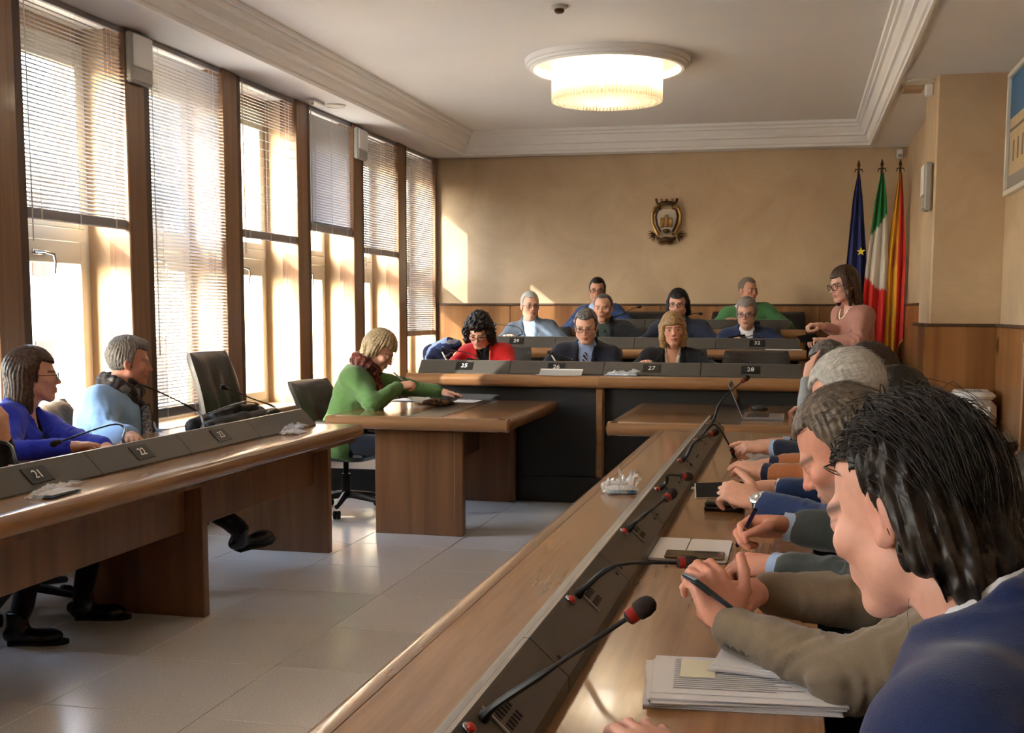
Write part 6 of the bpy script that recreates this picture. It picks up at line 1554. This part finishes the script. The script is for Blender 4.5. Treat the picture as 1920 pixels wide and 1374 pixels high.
def mask_pack(cx, cy, z, w, l, h, rot, label, tilt=0, crumple=.010, mm='mask_blue'):
    """folded face masks in a crumpled clear bag"""
    r = thing('mask_packet', label, 'mask packet', (cx, cy, z), 'bagged face masks on the desks'); a = math.radians(rot)
    def W_(u, v, t): return (cx+u*math.cos(a)-v*math.sin(a), cy+u*math.sin(a)+v*math.cos(a), z+t+max(0, u)*math.tan(math.radians(tilt)))
    for k in range(2):
        mb = MB(); n = 9; vs = []; fs = []
        for s in (0, 1):
            for i in range(n):
                for j in range(n):
                    u = (i/(n-1)-.5)*w*.82; v = (j/(n-1)-.5)*l*.82; e = (1-abs(2*i/(n-1)-1)**3)*(1-abs(2*j/(n-1)-1)**3)
                    vs.append(W_(u+.004*k, v-.003*k, .003+k*h*.4+(s*h*.38)*(.25+.75*e)+.0015*math.sin(v*240)))
        N_ = n*n
        for i in range(n-1):
            for j in range(n-1): q = i*n+j; fs += [(q, q+1, q+n+1, q+n), (q+N_, q+n+N_, q+n+1+N_, q+1+N_)]
            for j in (0, n-1): q = i*n+j; fs.append((q, q+n, q+n+N_, q+N_)); q = j*n+i; fs.append((q, q+1, q+1+N_, q+N_))
        part('folded_mask', MB().add(vs, fs), mm if k == 0 else 'paper', r, True)
    n = 15; vs = []; fs = []
    for i in range(n):
        for j in range(n):
            u = (i/(n-1)-.5)*w*1.05; v = (j/(n-1)-.5)*l*1.05; e = max((1-abs(2*i/(n-1)-1)**4)*(1-abs(2*j/(n-1)-1)**4), 0)
            vs.append(W_(u+rn.uniform(-1, 1)*crumple*.3, v+rn.uniform(-1, 1)*crumple*.3, .001+h*1.05*e+abs(rn.gauss(0, 1))*crumple*(.4+e*.7)+(crumple*2.2*max(0, 2*i/(n-1)-1.3)*2)))
    for i in range(n-1):
        for j in range(n-1): q = i*n+j; fs.append((q, q+1, q+n+1, q+n))
    part('clear_bag', MB().add(vs, fs), 'plastic_film', r)
    return r
mask_pack(-.60, 4.12, TZ, .13, .10, .028, 20, 'bagged blue masks in a crumpled clear bag on the right desk', crumple=.016)
mask_pack(-2.52, 3.60, TZ, .10, .23, .02, 4, 'flat pale blue mask packet in front of console 21')
mask_pack(-2.565, 5.70, TZ, .11, .18, .024, 5, 'grey white mask packet leaning against the far console of the left desk', tilt=-12, crumple=.014, mm='paper')
mask_pack(-1.20, 8.262, .935, .24, .075, .018, 0, 'long blue mask packet in front of console 27')
# right desk papers, nearest first
stack('document_stack', -.075, 1.99, TZ, .32, .22, .018, 6, 'thick stack of white documents in front of the man in taupe', 'papers', n=7)
sheet('document', -.075, 2.005, TZ+.0185, .31, .21, 4, 'printed top sheet on the thick document stack', 'papers', lines=16)
stack('booklet', .0, 2.07, TZ+.0205, .25, .13, .011, -8, 'pale stapled booklet lying on the printed sheets', 'papers', 'paper', n=4)
sheet('sticky_note', -.155, 2.03, TZ+.0205, .06, .10, 4, 'cream sticky note at the end of the booklet', 'note', 'paper_cream')
nb = thing('notebook', 'open white notebook with rounded corners on the right desk', 'notebook', (-.275, 3.15, TZ))
def rr_poly(x0, x1, y0, y1, r):
    o = []
    for cx_, cy_, a0 in ((x1-r, y1-r, 0), (x0+r, y1-r, 90), (x0+r, y0+r, 180), (x1-r, y0+r, 270)):
        for k in range(5): a = math.radians(a0+22.5*k); o.append((cx_+r*math.cos(a), cy_+r*math.sin(a)))
    return o
part('cover', MB().prism(rr_poly(-.392, -.158, 3.0, 3.29, .012), TZ, TZ+.002, 'z'), 'black_plastic', nb); part('page', MB().prism(rr_poly(-.39, -.277, 3.004, 3.287, .012), TZ+.002, TZ+.008, 'z'), 'paper', nb); part('page', MB().prism(rr_poly(-.274, -.16, 3.004, 3.287, .012), TZ+.002, TZ+.0075, 'z'), 'paper', nb)
phone((-.245, 3.035, TZ+.0135), (1, .03, 0), (0, 1, 0), 'dark phone lying on the open notebook', 'phone_gold', L=.155)
sheet('note_pad', -.095, 2.985, TZ, .06, .12, 25, 'small cream note pad beside the open notebook', 'note pad', 'paper_cream', t=.004)
sheet('card', -.325, 4.295, TZ, .10, .055, 2, 'blank white card on the right desk', 'card')
wl_ = thing('glasses_case', 'long black case lying before the man with the wristwatch', 'case', (-.215, 3.86, TZ)); part('base', MB().box(-.28, -.15, 3.80, 3.92, TZ, TZ+.014, .004), 'leather_inlay', wl_); part('lid', MB().box(-.279, -.151, 3.801, 3.919, TZ+.015, TZ+.03, .006), 'leather_inlay', wl_)
sheet('document', -.10, 5.20, TZ+.002, .21, .29, -12, 'printed sheet before the person with pale blue cuffs', 'papers', lines=14, curl=.02)
def hand_at(lab, s, off): pr = PR[lab]; S, E, W = pr['arms'][s]; return Vector(W)+Vector(off)
phone((-.128, 2.145, .868), (-.7, -.3, .6), (.25, -.95, .18), 'dark blue phone held up by the man in taupe')
phone(tuple(hand_at('silver-haired man in a blue jacket with a wristwatch and phone', -1, (-.115, .055, .022))), (1, .1, .05), (.1, .8, .5), 'tan phone in the hand of the man with the wristwatch', 'phone_gold')
phone((-.50, 10.33, 1.155), (1, .2, .15), (-.1, .5, .8), 'phone held by the man with blue glasses', 'screen_black')
phone((.085, 8.62, 1.205), (.8, .5, .1), (-.4, .6, .6), 'phone held by the standing woman', 'screen_black')
phone((-2.98, 4.28, TZ+.006), (.3, 1, 0), (-1, .3, 0), 'dark phone lying behind console 22', 'phone_dark')
def pen(p0, p1, label, mat='pen_navy'):
    r = thing('pen', label, 'pen', p1, 'pens in use'); a, b = Vector(p0), Vector(p1); part('barrel', MB().tube([a, a+(b-a)*.9], [.0052, .0058], 8), mat, r, True); part('tip', MB().tube([a+(b-a)*.9, b], [.005, .001], 8), 'gold', r, True); part('band', MB().tube([a+(b-a)*.42, a+(b-a)*.46], .0066, 8), 'gold', r, True); return r
pen((-.085, 2.83, .925), (-.135, 2.93, .805), 'navy fountain pen of the man in charcoal')
pen((-2.66, 8.66, 1.075), (-2.585, 8.60, .975), 'pen of the woman in red', 'print_white'); pen((-1.79, 8.63, 1.06), (-1.715, 8.575, .965), 'pen of the man with the striped tie', 'print_white'); pen((-2.60, 7.37, .985), (-2.475, 7.44, .86), 'pen of the woman in green', 'laptop_grey')
# laptop and mouse
lp = thing('laptop', 'open silver laptop seen from the side on the right table', 'laptop', (-.15, 7.25, TZ))
part('base', MB().box(-.30, -.06, 7.08, 7.42, TZ, TZ+.016, .003), 'laptop_grey', lp); ky = part('keyboard', MB().box(-.28, -.15, 7.10, 7.40, TZ+.016, TZ+.0168), 'keys', lp); part('touchpad', MB().box(-.13, -.075, 7.2, 7.3, TZ+.016, TZ+.0166), 'laptop_grey', lp)
ls = MB().box(0, .225, -.17, .17, -.003, .003, .002).xform(frame4((-.302, 7.25, TZ+.012), (-.40, 0, .92), (0, 1, 0))); so_ = part('screen_lid', ls, 'laptop_grey', lp)
part('display', MB().box(.01, .215, -.16, .16, -.0042, -.003).xform(frame4((-.302, 7.25, TZ+.012), (-.40, 0, .92), (0, 1, 0))), 'screen_black', so_)
ms = thing('computer_mouse', 'black mouse behind the laptop', 'mouse', (-.22, 7.82, TZ)); part('shell', MB().sphere((-.22, 7.82, TZ+.012), (.055, .032, .022), 14, 8), 'black_plastic', ms, True); part('wheel', MB().lathe([(.003, -.003), (.008, -.003), (.008, .003), (.003, .003)], (-.25, 7.82, TZ+.03), 10, 'y'), 'rubber', ms)
# clerk's papers and pencil case
sheet('document', -2.50, 8.0, TZ+.002, .62, .24, -3, 'white papers spread under the hand of the woman in green', 'papers', sheets=3)
sheet('document', -2.45, 7.78, TZ+.012, .30, .21, -22, 'single sheet held by the woman in green', 'papers', lines=12, curl=.03)
pcs = thing('pencil_case', 'brown spotted pencil case on the left table', 'pencil case', (-2.35, 7.56, TZ)); part('pouch', MB().sphere((-2.35, 7.56, TZ+.026), (.115, .04, .026), 18, 10), 'leopard', pcs, True); part('zip', MB().tube([(-2.45, 7.56, TZ+.036), (-2.35, 7.56, TZ+.053), (-2.25, 7.56, TZ+.036)], .003, 6), 'bronze', pcs, True)
# name stand, papers on the podium
ns = thing('name_stand', 'grey wedge name stand in front of console 26', 'name stand', (-1.64, 8.26, .935)); part('wedge', MB().prism([(8.215, .936), (8.295, .936), (8.288, .972)], -1.80, -1.49, 'x'), 'grey_plastic', ns); part('clear_edge', MB().box(-1.80, -1.49, 8.283, 8.291, .966, .978), 'print_white', ns); part('base_sheet', MB().box(-1.83, -1.52, 8.21, 8.30, .9352, .9362), 'paper', ns)
sheet('document', -1.16, 8.60, .965, .21, .20, 0, 'white sheet on the bench between consoles 26 and 27', 'papers', t=.004)
sheet('document', -.10, 9.965, 1.0755, .30, .07, 2, 'loose white papers on the edge of the middle bench', 'papers', t=.003, sheets=2)
# black bag on the left desk
bg_ = thing('shoulder_bag', 'black shoulder bag lying on the left desk', 'bag', (-2.98, 5.83, TZ))
f = Field((-3.3, 5.2, .74), (-2.78, 6.5, .99), .008)
f.chain([(-2.99, 5.42, .800), (-3.0, 5.8, .81), (-3.02, 6.22, .80)], [.046, .056, .046], k=.02); f.chain([(-2.90, 5.42, .795), (-2.90, 5.8, .80), (-2.91, 6.2, .795)], [.042, .046, .042], k=.02); f.chain([(-2.94, 5.55, .845), (-2.97, 5.85, .862), (-2.98, 6.1, .845)], [.018, .022, .018], k=.03)
f.op(lambda x, y, z: .0018*np.sin(26*y+5*np.sin(14*x))+.001*np.sin(60*z+10*y), (-3.3, 5.2, .74), (-2.78, 6.5, .99), 0, 'disp'); f.D = np.maximum(f.D, (TZ+.001-f.ax[2])[None, None, :])
v, q = f.mesh(); link('bag_body', np_mesh('bag_body', v-np.array([-2.98, 5.83, TZ]), q), 'bag_black', bg_)
part('strap', MB().tube([(-2.95, 5.5, .862), (-2.93, 5.65, .885), (-2.92, 5.85, .90), (-2.94, 6.02, .88), (-2.97, 6.12, .86)], .009, 8, flat=.4), 'leather_inlay', bg_, True); part('buckle', MB().box(-2.865, -2.852, 5.40, 5.49, .775, .82, .004), 'leather_edge', bg_); part('clasp', MB().sphere((-2.850, 5.425, .80), .006, 8, 6), 'chrome', bg_, True)
# coat hanging by the window behind the woman in red
f = Field((-3.08, 9.0, .78), (-2.66, 9.45, 1.22), .009); f.chain([(-2.95, 9.25, 1.05), (-2.87, 9.25, 1.075), (-2.78, 9.26, 1.11), (-2.72, 9.27, 1.12)], [.045, .06, .055, .04], k=.05); f.chain([(-2.93, 9.25, 1.04), (-2.94, 9.26, .96), (-2.91, 9.27, .86)], [.055, .06, .05], k=.05); f.chain([(-2.82, 9.27, 1.06), (-2.82, 9.28, .88)], [.065, .06], k=.05)
f.op(lambda x, y, z: .005*np.sin(40*x+50*z+4*np.sin(20*z)), (-3.08, 9.0, .78), (-2.66, 9.45, 1.22), 0, 'disp'); v, q = f.mesh(); o = link('hanging_coat', np_mesh('hanging_coat', v-np.array([-2.86, 9.25, .85]), q), 'jacket_patch'); o.location = (-2.86, 9.25, .85); o['label'] = 'blue and white coat hung beside the woman in red'; o['category'] = 'coat'
